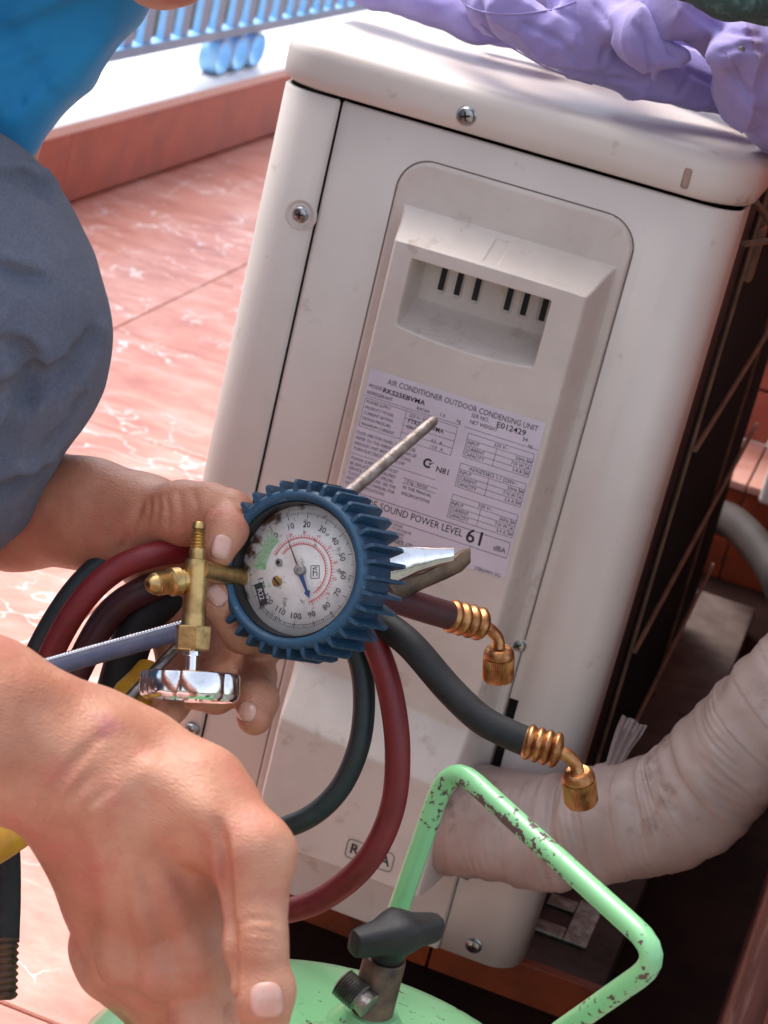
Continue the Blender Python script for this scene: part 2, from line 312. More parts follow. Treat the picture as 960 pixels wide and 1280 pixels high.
# ------------------------------------------------------------------ signed-distance modelling
def sminf(a, b, k):
    h = np.clip(.5 + .5 * (b - a) / k, 0, 1); return b + (a - b) * h - k * h * (1 - h)
def cone_d(p, a, b, ra, rb, fl=None):
    a = np.asarray(a, float); b = np.asarray(b, float); ab = b - a; L2 = ab @ ab + 1e-12
    q = p - a; t = np.clip((q @ ab) / L2, 0, 1); d = q - t[..., None] * ab
    if fl is not None:
        axv, s_ = fl; axv = nrm(axv); comp = d @ axv; d = d + np.multiply.outer(comp * (s_ - 1), axv)
    return np.sqrt((d * d).sum(-1)) - (ra + (rb - ra) * t)
class Sdf:
    """union of tapered capsules with a smooth blend; 'cut' capsules carve grooves"""
    def __init__(s, k): s.pr = []; s.cut = []; s.k = k; s.disp = None
    def cap(s, a, b, ra, rb=None, k=None, fl=None): s.pr.append((np.array(a, float), np.array(b, float), ra, rb if rb is not None else ra, k or s.k, fl)); return s
    def chain(s, pts, rad, k=None, fl=None):
        for i in range(len(pts) - 1): s.cap(pts[i], pts[i + 1], rad[i], rad[i + 1], k, fl)
        return s
    def groove(s, pts, r, k):
        for i in range(len(pts) - 1): s.cut.append((np.array(pts[i], float), np.array(pts[i + 1], float), r, r, k, None))
    def ev(s, p):
        d = np.full(p.shape[:-1], 1.0)
        for a, b, ra, rb, k, fl in s.pr: d = sminf(d, cone_d(p, a, b, ra, rb, fl), k)
        if s.disp: d = d + s.disp(p, d)
        for a, b, ra, rb, k, fl in s.cut: d = -sminf(-d, cone_d(p, a, b, ra, rb), k)
        return d
    def hit(s, x, y, d0=.5, d1=1.6):
        v = ray(x, y); t = d0
        for _ in range(80):
            q = CAM + t * v; e = float(s.ev(q[None])[0]); t += e * .8
            if abs(e) < 2e-4 or t > d1: break
        return CAM + t * v
    def mesh(s, vox, lo=None, hi=None, clip=None):
        m_ = .02
        if lo is None:
            lo = np.min([np.minimum(q[0], q[1]) - max(q[2], q[3]) for q in s.pr], 0) - m_
            hi = np.max([np.maximum(q[0], q[1]) + max(q[2], q[3]) for q in s.pr], 0) + m_
        lo = np.array(lo, float); hi = np.array(hi, float); nn = np.ceil((hi - lo) / vox).astype(int) + 1
        A = np.full(nn, .05, np.float32)
        ax = [lo[i] + vox * np.arange(nn[i]) for i in range(3)]
        def local(a, b, r, pad):
            l = np.minimum(a, b) - r - pad; h = np.maximum(a, b) + r + pad
            i0 = np.clip(np.floor((l - lo) / vox).astype(int), 0, nn); i1 = np.clip(np.ceil((h - lo) / vox).astype(int) + 1, 0, nn)
            if np.any(i1 <= i0): return None
            sl_ = tuple(slice(i0[i], i1[i]) for i in range(3))
            g = np.stack(np.meshgrid(*[ax[i][sl_[i]] for i in range(3)], indexing='ij'), -1); return sl_, g
        for a, b, ra, rb, k, fl in s.pr:
            e = local(a, b, max(ra, rb) * (1 if fl is None else max(1, 1 / fl[1])), k + .008)
            if e is None: continue
            sl_, g = e; A[sl_] = sminf(A[sl_], cone_d(g, a, b, ra, rb, fl), k)
        if s.disp:
            step = max(1, 4000000 // (nn[1] * nn[2]))
            for i in range(0, nn[0], step):
                sub = A[i:i + step]; near = np.abs(sub) < .02
                if not near.any(): continue
                idx = np.argwhere(near); pp = lo + (idx + [i, 0, 0]) * vox
                sub[near] += s.disp(pp, sub[near]).astype(np.float32)
        for a, b, ra, rb, k, fl in s.cut:
            e = local(a, b, max(ra, rb), k + .008)
            if e is None: continue
            sl_, g = e; A[sl_] = -sminf(-A[sl_], cone_d(g, a, b, ra, rb), k)
        A = np.clip(A, -.05, .05)
        A[0] = A[-1] = .05; A[:, 0] = A[:, -1] = .05; A[:, :, 0] = A[:, :, -1] = .05
        gr = openvdb.FloatGrid(.05); gr.copyFromArray(A); V, Q = gr.convertToQuads(0.0)
        return V * vox + lo, Q
def quads_obj(name, parts, m, par=None, smooth_it=2):
    vs_ = []; fs = []; n = 0
    for V, Q in parts: vs_.append(V); fs.append(Q + n); n += len(V)
    V = np.vstack(vs_).astype(float); F = np.vstack(fs).astype(int)
    for _ in range(smooth_it):          # light laplacian smoothing of voxel steps
        S = np.zeros_like(V); c = np.zeros(len(V))
        for i in range(4):
            a = F[:, i]; b = F[:, (i + 1) % 4]
            for q in range(3): S[:, q] += np.bincount(a, V[b, q], len(V)) + np.bincount(b, V[a, q], len(V))
            c += np.bincount(a, minlength=len(V)) + np.bincount(b, minlength=len(V))
        V = V * .45 + (S / np.maximum(c, 1)[:, None]) * .55
    me = bpy.data.meshes.new(name); me.vertices.add(len(V)); me.vertices.foreach_set('co', V.ravel())
    me.loops.add(F.size); me.loops.foreach_set('vertex_index', F.ravel())
    me.polygons.add(len(F)); me.polygons.foreach_set('loop_start', np.arange(0, F.size, 4)); me.polygons.foreach_set('loop_total', np.full(len(F), 4))
    me.polygons.foreach_set('use_smooth', np.ones(len(F), bool)); me.update(calc_edges=True); me.validate()
    # outward normals: signed volume
    a, b, c_, d_ = V[F[:, 0]], V[F[:, 1]], V[F[:, 2]], V[F[:, 3]]
    vol = (np.einsum('ij,ij->i', a, np.cross(b, c_)) + np.einsum('ij,ij->i', a, np.cross(c_, d_))).sum()
    if vol < 0: me.flip_normals()
    me.materials.append(m); o = bpy.data.objects.new(name, me); COL.objects.link(o)
    if par is not None: parent(o, par)
    return o
def wob(p, f, s=0):
    x, y, z = p[..., 0] * f, p[..., 1] * f, p[..., 2] * f
    return np.sin(x + 1.7 * np.sin(y * .9 + s) + s) * np.cos(y * 1.1 + 1.3 * np.sin(z * 1.2 + 2 * s)) + .5 * np.sin(z * 1.9 + x * .7 + 1.1 * np.sin(y * 1.6) + 3 * s)


# ================================================================== THE SETTING
mb = MB(); mb.add([(-120, -60, -3.2), (60, -60, -3.2), (60, 160, -3.2), (-120, 160, -3.2)], [(0, 1, 2, 3)], False)
tag(mb.build('ground', mat('earth', (.13, .12, .09), .9, c2=(.07, .08, .045), sc2=.6, bump=.5, bsc=3)), kind='structure')
mb = MB(); mb.box((-1.07, -2.3, -.16), (1.4, 4.25, -.004))
floor = tag(mb.build('floor', M['grout']), 'terracotta balcony floor laid in large glossy tiles', kind='structure')
# one tile mesh, shared
T = .333; g = .0012; c = .0012
def tile_mesh(a, b):
    t = MB(); V = []
    for z, i in ((-.006, 0), (-c, 0), (0, c)):
        V += [(g + i, g + i, z), (a - g - i, g + i, z), (a - g - i, b - g - i, z), (g + i, b - g - i, z)]
    F = [(8, 9, 10, 11)]
    for l in (0, 4):
        for k in range(4): F.append((l + k, l + (k + 1) % 4, l + 4 + (k + 1) % 4, l + 4 + k))
    return t.add(V, F, False)
first = None
for i in range(4):
    for j in range(-7, 12):
        x = -.870 + T * i; y = .187 + T * j
        if first is None: first = tile_mesh(T, T).build('tile', M['tile'], floor, auto=0); o = first
        else: o = first.copy(); COL.objects.link(o)
        o.location = (x, y, 0)
# low parapet with marble coping
PX = -.839
par = empty('parapet_wall', (PX - .1, 1.2, 0), 'low terracotta faced parapet with white marble coping along the floor edge', 'wall')
mb = MB(); mb.box((PX - .21, -2.3, -.003), (PX - .008, 4.25, .118)); mb.build('wall_core', M['grout'], par)
fm = None
for j in range(-2, 3):
    if fm is None:
        q = MB(); q.rbox((PX - .008, .0005, .006), (PX, 1.2995, .1175), .0008); fm = q.build('facing_tile', M['facing'], par, auto=0); o = fm
    else: o = fm.copy(); COL.objects.link(o)
    o.location = (0, .35 + 1.3 * j, 0)
fm = None
for j in range(9):
    if fm is None:
        q = MB(); q.rbox((PX - .225, .001, .118), (PX + .006, .729, .134), .002); fm = q.build('coping_slab', M['coping'], par, auto=0); o = fm
    else: o = fm.copy(); COL.objects.link(o)
    o.location = (0, -2.3 + .73 * j, 0)
# blue railing on the coping
RX = -.885
rz = P(300, 36, 'X', RX)[2]; print('rail z', rz)
rail = empty('railing', (RX, 2.4, .134), 'light blue steel railing with scroll feet on the white coping', 'railing')
mb = MB(); mb.rbox((RX - .012, -2.2, rz - .009), (RX + .012, 4.2, rz + .009), .002); mb.build('bottom_rail', M['bluepaint'], rail)
mb = MB(); mb.rbox((RX - .02, -2.2, rz + .62), (RX + .02, 4.2, rz + .65), .003); mb.build('top_rail', M['bluepaint'], rail)
y0 = P(249, 40, 'X', RX)[1]; pitch = (P(364, 20, 'X', RX)[1] - y0) / 3; first = None
for k in range(-22, 16):
    for dy, wd in ((0, .036), (.052, .032)):
        y = y0 + pitch * (k + dy / .11)
        if not (-2.1 < y < 4.15): continue
        if first is None:
            q = MB(); q.box((RX - .006, -wd / 2, rz + .009), (RX + .006, wd / 2, rz + .62)); first = q.build('bar', M['bluepaint'], rail, auto=0); o = first
        else: o = first.copy(); COL.objects.link(o)
        o.location = (0, y, 0)
ry = P(292, 60, 'X', RX)[1]; hh = (rz - .009 - .134) / 2; first = None
for base in (ry, ry + 1.35, ry - 1.35, ry - 2.7):
    for dy in (-.085, 0, .085):
        if first is None:
            q = MB(); V = []; n = 28
            for k in range(n):
                a = 2 * math.pi * k / n
                for r in (1, .86):
                    for x in (-.016, .016): V.append((RX + x, math.cos(a) * .042 * r, .134 + hh + math.sin(a) * hh * r))
            F = []
            for k in range(n):
                A = 4 * k; B = 4 * ((k + 1) % n)
                F += [(A, B, B + 1, A + 1), (A + 2, A + 3, B + 3, B + 2), (A, A + 2, B + 2, B), (A + 1, B + 1, B + 3, A + 3)]
            q.add(V, F); first = q.build('scroll_ring', M['bluepaint'], rail); o = first
        else: o = first.copy(); COL.objects.link(o)
        o.location = (0, base + dy, 0)
# neighbouring buildings down below, far out of focus
moss = mat('mossy_concrete', (.19, .18, .13), .9, c2=(.11, .11, .075), sc2=2.2, c3=(.08, .08, .07), sc3=3, lo3=.55, hi3=.7, bump=.6, bsc=12)
nr = empty('neighbour_roof', (-3.5, 7, -3.2), 'mossy grey concrete roof below the balcony behind the blue railing', 'building')
mb = MB(); mb.box((-7.5, 3.0, -3.2), (-1.9, 12.5, -.9)); mb.build('roof_slab', moss, nr)
mb = MB(); mb.box((-7.5, 8.2, -.9), (-1.9, 8.5, -.45)); mb.build('roof_parapet', mat('dark_stained_concrete', (.12, .11, .10), .9, c2=(.2, .19, .17), sc2=3), nr)
mb = MB(); mb.box((-2.15, 3.0, -.9), (-1.95, 8.1, -.62)); mb.build('roof_kerb', moss, nr)
hb = empty('far_house', (-3, 14.5, -3.2), 'far brick red house with cream and teal panels seen past the railing end', 'building')
for nm, lo, hi, m_ in (('wall', (-9, 13, -3.2), (-2.9, 16, 1.0), mat('far_stucco', (.25, .24, .20), .9, c2=(.17, .17, .13), sc2=1)),
                       ('brick_panel', (-2.9, 12.6, -3.2), (-2.35, 16, 1.0), mat('far_brick', (.38, .12, .09), .8, c2=(.3, .09, .06), sc2=3)),
                       ('cream_panel', (-2.35, 12.4, -3.2), (-1.9, 16, 1.0), mat('far_cream', (.5, .45, .38), .8)),
                       ('dark_panel', (-1.9, 12.6, -3.2), (-1.2, 16, 1.0), mat('far_dark', (.06, .06, .06), .8)),
                       ('teal_panel', (-3.35, 12.7, -3.2), (-3.1, 12.98, 1.0), mat('far_teal', (.08, .25, .32), .7))):
    q = MB(); q.box(lo, hi); q.build(nm, m_, hb)
q = MB(); q.tube([(-2.6, 4.6, -.9), (-2.6, 4.6, -.1)], .02, n=10); tag(q.build('roof_post', M['dark']), 'thin black post on the mossy roof beyond the coping', 'post')

q = MB(); q.box((.10, -.13, -.003), (.4448, 1.0, .0035)); tag(q.build('shade_strip', mat('painted_shade', (.03, .012, .010), .95, spec=.1, c2=(.018, .008, .007), sc2=14, bump=.5, bsc=60)), kind='structure')  # near-black sheet over the tiles, painting in the shade around the unit's foot
# plinth under the unit
pl = empty('plinth', (.17, .4, 0), 'low chipped orange terracotta plinth under the air conditioner', 'plinth')
q = MB(); q.rbox((-.02, .066, -.001), (.339, .86, .0335), .003); q.build('mortar_bed', M['mortar'], pl)
q = MB(); k = 0; first = None
for x0, x1 in ((-.02, .098), (.1, .218), (.22, .3405)):
    q = MB(); q.rbox((x0, .0575, .0005), (x1, .066, .0335 + (.0, .001, .0)[k % 3]), .001); q.build('edge_tile', M['plinth'], pl); k += 1

# house on the right: rendered wall and door jamb
hw = empty('house_wall', (.5, 1, 0), 'terracotta coloured house wall running beside the air conditioner', 'wall')
q = MB(); q.box((.445, .02, -.003), (.60, 4.2, 2.7)); q.build('wall_body', M['wallp'], hw)
q = MB(); q.box((.10, -.2, 2.701), (.60, 4.2, 2.82)); q.build('shade_overhang', M['wallp'], hw)  # unseen overhang, added to keep skylight out of the gap beside the unit
dj = empty('door_jamb', (.43, -.06, 0), 'reddish wood door jamb at the lower right of the dark gap', 'door jamb')
q = MB(); q.rbox((.416, -.145, .001), (.47, .018, 2.1), .004); q.build('post', M['wood'], dj)
q = MB(); q.rbox((.436, -.165, .001), (.47, -.1455, 2.1), .003); q.build('stop_strip', M['wood'], dj)
# tiled step beyond the unit
st = empty('tiled_step', (.35, 1.05, 0), 'orange tiled step with pale nosing beyond the back of the unit', 'step')
q = MB(); q.box((.13, 1.0, -.002), (.444, 1.35, .108)); q.build('step_core', M['grout'], st)
for z0, z1, m_ in ((.004, .050, 'plinth'), (.054, .106, 'plinth')):
    for x0 in (.131, .288):
        q = MB(); q.rbox((x0, .992, z0), (x0 + .155, 1.0, z1), .001); q.build('riser_tile', M[m_], st)
nose = mat('pale_pink_tile', (.55, .30, .25), .4, c2=(.45, .2, .15), sc2=20)
for x0 in (.131, .288):
    q = MB(); q.rbox((x0, .985, .1085), (x0 + .155, 1.15, .118), .002); q.build('nosing_tile', nose, st)
brickm = mat('upper_brick', (.36, .085, .05), .7, c2=(.27, .06, .035), sc2=20)
for r in range(5):
    for x0 in (.131, .288):
        q = MB(); q.rbox((x0, 1.15, .1185 + r * .062), (x0 + .155, 1.19, .1185 + r * .062 + .059), .002); q.build('brick', brickm, st)
q = MB(); q.tube([P(885, 640, 'Y', .95), P(915, 652, 'Y', .90), P(945, 682, 'Y', .84), P(975, 730, 'Y', .77), P(990, 800, 'Y', .74), (.345, .72, .002)], .0175, n=20)
tag(q.build('drain_pipe', M['greenpipe']), 'grey bent drain pipe in front of the orange step', 'pipe')
q = MB(); q.rbox((.305, .93, .12), (.40, .975, .30), .004); tag(q.build('white_block', M['coping']), 'pale block standing at the right edge above the grey pipe', 'block')

# ================================================================== AIR CONDITIONER
W, L_, ZB, ZT, ZH = .285, .765, .0575, .5745, .605
ac = empty('air_conditioner', (.14, .38, .0335), 'cream outdoor air conditioner unit with rating label on its end face', 'air conditioner')
def plan(r, x0=0, x1=W, y0=0, y1=L_, n=8):          # closed rounded rectangle, from left-front round
    pts = []
    for cx, cy, a0 in ((x1 - r, y0 + r, -90), (x1 - r, y1 - r, 0), (x0 + r, y1 - r, 90), (x0 + r, y0 + r, 180)):
        for k in range(n + 1):
            a = R_(a0 + 90 * k / n); pts.append((cx + r * math.cos(a), cy + r * math.sin(a)))
    return pts
q = MB(); q.box((.006, .008, .062), (W - .012, L_ - .008, .57)); q.build('inner_chassis', M['dark'], ac)
def strip(pl_, z0, z1, t=.004, notches=None):       # vertical sheet following a plan polyline, lips turned inwards
    b = MB(); n = len(pl_); pl_ = [np.array(p) for p in pl_]; inn = []
    for i, p in enumerate(pl_):
        d = nrm((pl_[min(i + 1, n - 1)] - pl_[max(i - 1, 0)])); inn.append(p + t * np.array([-d[1], d[0]]))
    e = .0015; V = []
    for z, A in ((z0, inn), (z0, None), (z0 + e, pl_), (z1 - e, pl_), (z1, None), (z1, inn)):
        for i in range(n):
            p = A[i] if A is not None else pl_[i] * (1 - e / t) + inn[i] * (e / t)
            V.append((p[0], p[1], z))
    F = []
    for r in range(5):
        for i in range(n - 1): F.append((r * n + i, r * n + i + 1, (r + 1) * n + i + 1, (r + 1) * n + i))
    F += [tuple(r * n for r in range(6)), tuple(r * n + n - 1 for r in range(5, -1, -1))]
    return b.add(V, F)
# plan polylines run anticlockwise seen from above, so inward is to the left
def arc(cx, cy, r, a0, a1, n=10): return [(cx + r * math.cos(R_(a0 + (a1 - a0) * k / n)), cy + r * math.sin(R_(a0 + (a1 - a0) * k / n))) for k in range(n + 1)]
fp = [(.0, L_ - .02)] + [(0.0, L_ * (1 - k / 12)) for k in range(1, 12)] + arc(.024, .022, .024, 180, 270, 14)[0:] + [(.034, -.002), (.0385, -.0018), (.0405, -.0006), (.0413, .0012)]
strip(fp, ZB - .001, ZT, .003).build('front_panel', M['cream'], ac, auto=50)
ep = [(.0428, .0012), (.0445, .0003), (.05, 0.0)] + [(x, 0.0) for x in (.08, .12, .16, .20, .24, .26)] + arc(.263, .022, .022, -90, 0, 12) + [(W, .035), (W, .05)]
q = MB(); ep = [(.0428, .0045)] + ep[:7] + [(.2325, 0.), (.2385, 0.), (.255, 0.)] + ep[9:] + [(W - .004, .05)]
zz = [ZB, .112, .245, ZT - .0015, ZT]
V = [(x, y + (.0015 if k == 4 else 0), z) for k, z in enumerate(zz) for x, y in ep]; ne = len(ep)
q.add(V, [(k * ne + i, k * ne + i + 1, (k + 1) * ne + i + 1, (k + 1) * ne + i) for k in range(4) for i in range(ne - 1) if not (k == 1 and .2 < ep[i][0] < .2380 and ep[i][1] < .001)])
o = q.build('end_panel', M['cream'], ac, auto=50); md = o.modifiers.new('thick', 'SOLIDIFY'); md.thickness = .0012; md.offset = -1
q = MB(); V = []; F = []                      # thin dark joint round the service cover
ol = [(.0868, .0575)] + [(.1062 + .0194 * math.cos(R_(a)), .5350 + .0194 * math.sin(R_(a))) for a in range(180, 89, -10)] + [(.2122 + .0194 * math.cos(R_(a)), .5350 + .0194 * math.sin(R_(a))) for a in range(90, -1, -10)] + [(.2316, .25)] + [(.2316, .112), (.2316, .0575)]
for i, (x, z) in enumerate(ol):
    t = nrm(np.array(ol[min(i + 1, len(ol) - 1)]) - np.array(ol[max(i - 1, 0)])); V += [(x - t[1] * -.0000, -.0003, z), (x - t[1] * .0010, -.0003, z + t[0] * .0010)]
F = [(2 * i, 2 * i + 1, 2 * i + 3, 2 * i + 2) for i in range(len(ol) - 1)]
q.add(V, F, False); q.build('cover_joint', mat('joint_shade', (.16, .12, .10), .8), ac, auto=0)
# top cover: rounded slab, soft upper edge, lip below
q = MB(); V = []; rings = []
prof = [(-.0005, ZT + .0022, .030), (-.0012, ZT + .0028, .030), (-.0035, ZT + .0045, .031), (-.004, ZT + .012, .031), (-.004, ZH - .010, .031), (-.003, ZH - .0055, .031), (-.0005, ZH - .0025, .030), (.004, ZH - .0006, .028), (.012, ZH, .024), (.05, ZH + .0003, .02)]
for inset, z, r in prof:
    pp = plan(max(r, .004), inset, W - inset, inset, L_ - inset, 8); rings.append(len(V)); V += [(x, y, z) for x, y in pp]
n = len(pp); F = []
for a in range(len(prof) - 1):
    for i in range(n): F.append((rings[a] + i, rings[a] + (i + 1) % n, rings[a + 1] + (i + 1) % n, rings[a + 1] + i))
F.append(tuple(rings[-1] + i for i in range(n))); F.append(tuple(rings[0] + i for i in range(n - 1, -1, -1)))
q.add(V, F); q.build('top_cover', M['cream'], ac, auto=60)
# base pan edge + feet
q = MB(); q.rbox((.010, .010, .052), (W - .012, L_ - .010, .0605), .002); q.build('base_pan', M['cream'], ac)
q = MB(); q.rbox((.300, .10, .0345), (.318, .16, .0375), .001); q.rbox((.262, .10, .0345), (.300, .115, .0375), .001); q.rbox((.262, .140, .0345), (.300, .155, .0375), .001); q.rbox((.262, .10, .038), (.268, .155, .052), .001)
q.build('foot_bracket', M['steel'], ac)
for fx in (.03, .25):
    for fy in (.12, .64):
        q = MB(); q.rbox((fx - .02 if fx < .1 else fx - .03, fy - .02, .0335), (fx + .02 if fx < .1 else fx, fy + .02, .052), .002); q.build('foot', M['dark'], ac)
# black coil on the back side with dusty guard wires
q = MB(); q.box((W - .011, .03, .066), (W - .0095, L_ - .02, .572))
for k in range(240):
    y = .052 + k * .00292; q.box((W - .0095, y, .066), (W - .003, y + .0007, .572))
tag(q.build('coil_fins', M['coil'], ac), kind='stuff')
q = MB(); q.rbox((W - .010, .0505, .062), (W - .0015, .118, .573), .002); q.build('coil_end_plate', M['coil'], ac)
xw = .2875
for z in (.105, .2525, .3995, .5465):
    q = MB(); q.tube([(xw + .002, .1185, z), (xw + .002, L_ - .02, z)], .0019, n=8); q.build('guard_wire', M['wire'], ac)
for y in (.122, .50):
    q = MB(); q.tube([(xw - .001, y, .064), (xw - .001, y, .572)], .0014, n=8); q.build('guard_wire', M['wire'], ac)
# strap clip and loose twine high on the back edge
q = MB(); q.rbox((W + .001, .135, .51), (W + .006, .150, .566), .0015); q.build('wire_clip', M['wire'], ac)
q = MB(); q.tube([(.287, .045, .577), (.298, .075, .560), (.303, .11, .545), (.300, .16, .540), (.296, .24, .55)], .0035, n=10, flat=.5); q.tube([(.287, .06, .548), (.297, .09, .5475), (.303, .13, .543), (.305, .2, .542)], .0026, n=8, flat=.6)
tag(q.build('twine', M['wire']), 'loose tan twine hanging off the back top corner of the unit', 'twine')

# ---- service cover: one moulded relief (height field over X,Z)
def sstep(a, b, x): t = np.clip((x - a) / (b - a), 0, 1); return t * t * (3 - 2 * t)
def rrect(x, z, x0, x1, z0, z1, r):
    cx, cz = (x0 + x1) / 2, (z0 + z1) / 2; dx = np.abs(x - cx) - (x1 - x0) / 2 + r; dz = np.abs(z - cz) - (z1 - z0) / 2 + r
    return np.hypot(np.maximum(dx, 0), np.maximum(dz, 0)) + np.minimum(np.maximum(dx, dz), 0) - r
SLX = [P(*p_, 'Y', .001)[0] for p_ in ((555, 345), (575, 352), (597, 360), (637, 372), (657, 380), (680, 388))]
def H(x, z):
    h = .0024 * sstep(.0003, -.0008, rrect(x, z, .0872, .2312, .03, .554, .019))
    # handle housing: 3 cm proud, sloping top, soft right flank, crisp left flank
    bow = .0025 * (1 - ((x - .16) / .06) ** 2)
    left = sstep(.0936, .1015, x); right = sstep(.2262, .2172, x)
    top = np.clip((.5265 - z) / (.015 - bow * .3), 0, 1); top = top + .0 * z
    e = np.minimum(np.minimum(left, right), top); e = e - .06 * np.sin(np.pi * np.clip(e, 0, 1)) * (top < 1)
    body = .030 * e
    # lower pipe cover: slopes out to 5.2 cm, stops at z=.119
    lz = np.clip((.2375 - .010 * (x - .1) / .12 - z) / .031, 0, 1); lz = lz * .9 + .1 * sstep(0, 1, lz)
    lx = np.minimum(sstep(.0975, .1085, x), sstep(.2312, .2235 - .004, x))
    low = .0225 * lz * np.minimum(lx * 1.3, 1)
    body = body + low
    bot = sstep(.1175, .1205, z); body = body * bot
    # recessed grip
    cx = (x - .156) / .042; zb = .4635 - .0035 * (1 - np.clip(cx, -1, 1) ** 2)
    inx = sstep(.1132, .1148, x) * sstep(.1986, .1970, x); inz = sstep(zb - .001, zb + .0006, z) * sstep(.5040, .5026, z)
    floor_ = -.001 + .028 * np.clip((.4745 - z) / (.4745 - zb), 0, 1) ** 1.3
    m_ = inx * inz; body = body * (1 - m_) + floor_ * m_
    # six slots at the back of the grip, moulding mark on the slope
    for sx in SLX:
        body = body - .0012 * sstep(.0010, 0.0, rrect(x, z, sx - .0023, sx + .0023, .4815, .5010, .0015)) * m_
    body = body - .0015 * sstep(.0003, -.0003, rrect(x, z, .1535, .1625, .5135, .5235, .0008))
    return np.maximum(h, 0) + body
xs = np.unique(np.concatenate([np.arange(.0866, .2318, .0009), np.arange(.110, .2005, .0005)]))
zs = np.unique(np.concatenate([np.arange(.0575, .5552, .0011), np.arange(.458, .529, .0005), np.arange(.115, .123, .0005)]))
X, Z = np.meshgrid(xs, zs, indexing='ij'); Hh = H(X, Z)
for _ in range(2):                                  # moulded plastic has no knife edges
    Hp = Hh.copy(); Hp[1:-1, 1:-1] = .4 * Hh[1:-1, 1:-1] + .15 * (Hh[:-2, 1:-1] + Hh[2:, 1:-1] + Hh[1:-1, :-2] + Hh[1:-1, 2:])
    Hh = np.where((Z > .119) & (Hh > .0026), Hp, Hh)
V = np.stack([X, -Hh, Z], -1).reshape(-1, 3)
nz = len(zs); idx = np.arange(len(xs) * nz).reshape(len(xs), nz)
F = np.stack([idx[:-1, :-1], idx[1:, :-1], idx[1:, 1:], idx[:-1, 1:]], -1).reshape(-1, 4)
keep = Hh.reshape(-1)[F].max(1) > .0001
# leave the pipe notch open on the right of the pipe cover
cxx = V[F].mean(1); notch = (cxx[:, 0] > .2345) & (cxx[:, 2] < .2)
F = F[keep & ~notch]
me = bpy.data.meshes.new('service_cover'); me.from_pydata(V.tolist(), [], F.tolist()); me.validate()
me.polygons.foreach_set('use_smooth', np.ones(len(me.polygons), bool)); me.materials.append(M['creamp']); me.update()
o = bpy.data.objects.new('service_cover', me); COL.objects.link(o); parent(o, ac)
import bmesh as _bm
b_ = _bm.new(); b_.from_mesh(me)
_bm.ops.delete(b_, geom=[v for v in b_.verts if not v.link_faces], context='VERTS')
for e_ in b_.edges:
    if len(e_.link_faces) == 2 and e_.calc_face_angle(0) > R_(55): e_.smooth = False
b_.to_mesh(me); b_.free()
q = MB(); q.rbox((.090, -.0515, .1165), (.2305, -.0006, .119), .0006)
for sx in SLX:
    s_ = MB(); s_.rbox((sx - .0020, -.0006, .4822), (sx + .0020, .0035, .5006), .0009); s_.build('vent_slot', M['dark'], o)
# screws
def screw(px, py, y, r=.0052, dent=False):
    c0 = P(px, py, 'Y', y); x, z = c0[0], c0[2]; b = MB()
    b.lathe((x, y, z), (0, -1, 0), [(-.002, r * 1.15), (.0004, r * 1.15), (.0008, r), (.002, r * .86), (.0027, r * .5), (.0028, 0)], n=24)
    s_ = b.build('screw', M['screw'], ac); k = MB(); a = random.uniform(0, 1)
    for t in (a, a + math.pi / 2):
        d = np.array([math.cos(t), 0, math.sin(t)]); e = np.array([-d[2], 0, d[0]]); p0 = np.array([x, y - .00292, z])
        k.add([p0 - d * r * .55 - e * r * .11, p0 + d * r * .55 - e * r * .11, p0 + d * r * .55 + e * r * .11, p0 - d * r * .55 + e * r * .11], [(0, 1, 2, 3)], False)
    k.build('cross_slot', M['dark'], s_)
screw(583, 145, -.0042); screw(376, 268, -.0024, .0046); screw(648, 806, -.0002, .0046); screw(592, 1182, -.0004, .0048); screw(240, 912, -.0024, .0045)
# dimple round the left screw, dent hole in the cover rim
c0 = P(376, 268, 'Y', -.002)
q = MB(); q.lathe((c0[0], -.0018, c0[2]), (0, -1, 0), [(-.0005, .0102), (.0007, .0096), (.0010, .0088), (.0005, .0072), (-.0002, .0062), (-.0004, .0)], n=32); q.build('screw_boss', M['cream'], ac)
c0 = P(858, 223, 'Y', -.004)
q = MB(); q.rbox((c0[0] - .0022, -.0046, c0[2] - .0058), (c0[0] + .0022, -.003, c0[2] + .0058), .0015); q.build('punched_hole', mat('hole_shade', (.33, .22, .18), .6), ac)

# ---- rating label, printed flat
LY = -.0329
tl = P(463, 458, 'Y', LY); tr = P(685, 530, 'Y', LY); br = P(632, 722, 'Y', LY)
x0, x1, z1, z0 = .1045, .2142, .4330, .3322
q = MB(); q.box((x0, LY, z0), (x1, LY + .0006, z1)); lab = q.build('rating_label', M['label'], ac)
o3 = np.array([x0, LY - .00015, z1]); EX = np.array([1., 0, 0]); EZ = np.array([0, 0, 1.]); NY = np.array([0, -1., 0])
wL, hL = x1 - x0, z1 - z0
def U(u, v): return o3 + EX * u * wL - EZ * v * hL
tx = MB()
def t_(s, u, v, sz, al='LEFT', bold=0, sx=1.): text_geo(tx, s, sz, U(u, v), EX, EZ, al, bold * sz * 20, sx)
def hl(u0, u1, v, w_=.00022): line_geo(tx, U(u0, v), U(u1, v), w_, NY)
def vl(u, v0, v1, w_=.00022): line_geo(tx, U(u, v0), U(u, v1), w_, NY)
t_('AIR CONDITIONER OUTDOOR CONDENSING UNIT', .11, .045, .0050, sx=.80)
t_('MODEL', .015, .100, .0031, sx=.85); t_('RKS25EBVMA', .095, .103, .0041, bold=.0010, sx=1.12)
t_('REFRIGERANT', .01, .143, .0031, sx=.85); t_('R410A', .30, .145, .003); t_('1.0', .43, .14, .003); t_('kg', .53, .143, .003)
t_('SER NO.', .60, .085, .0036, sx=.85); t_('E012429', .745, .092, .0050, bold=.0006, sx=1.05)
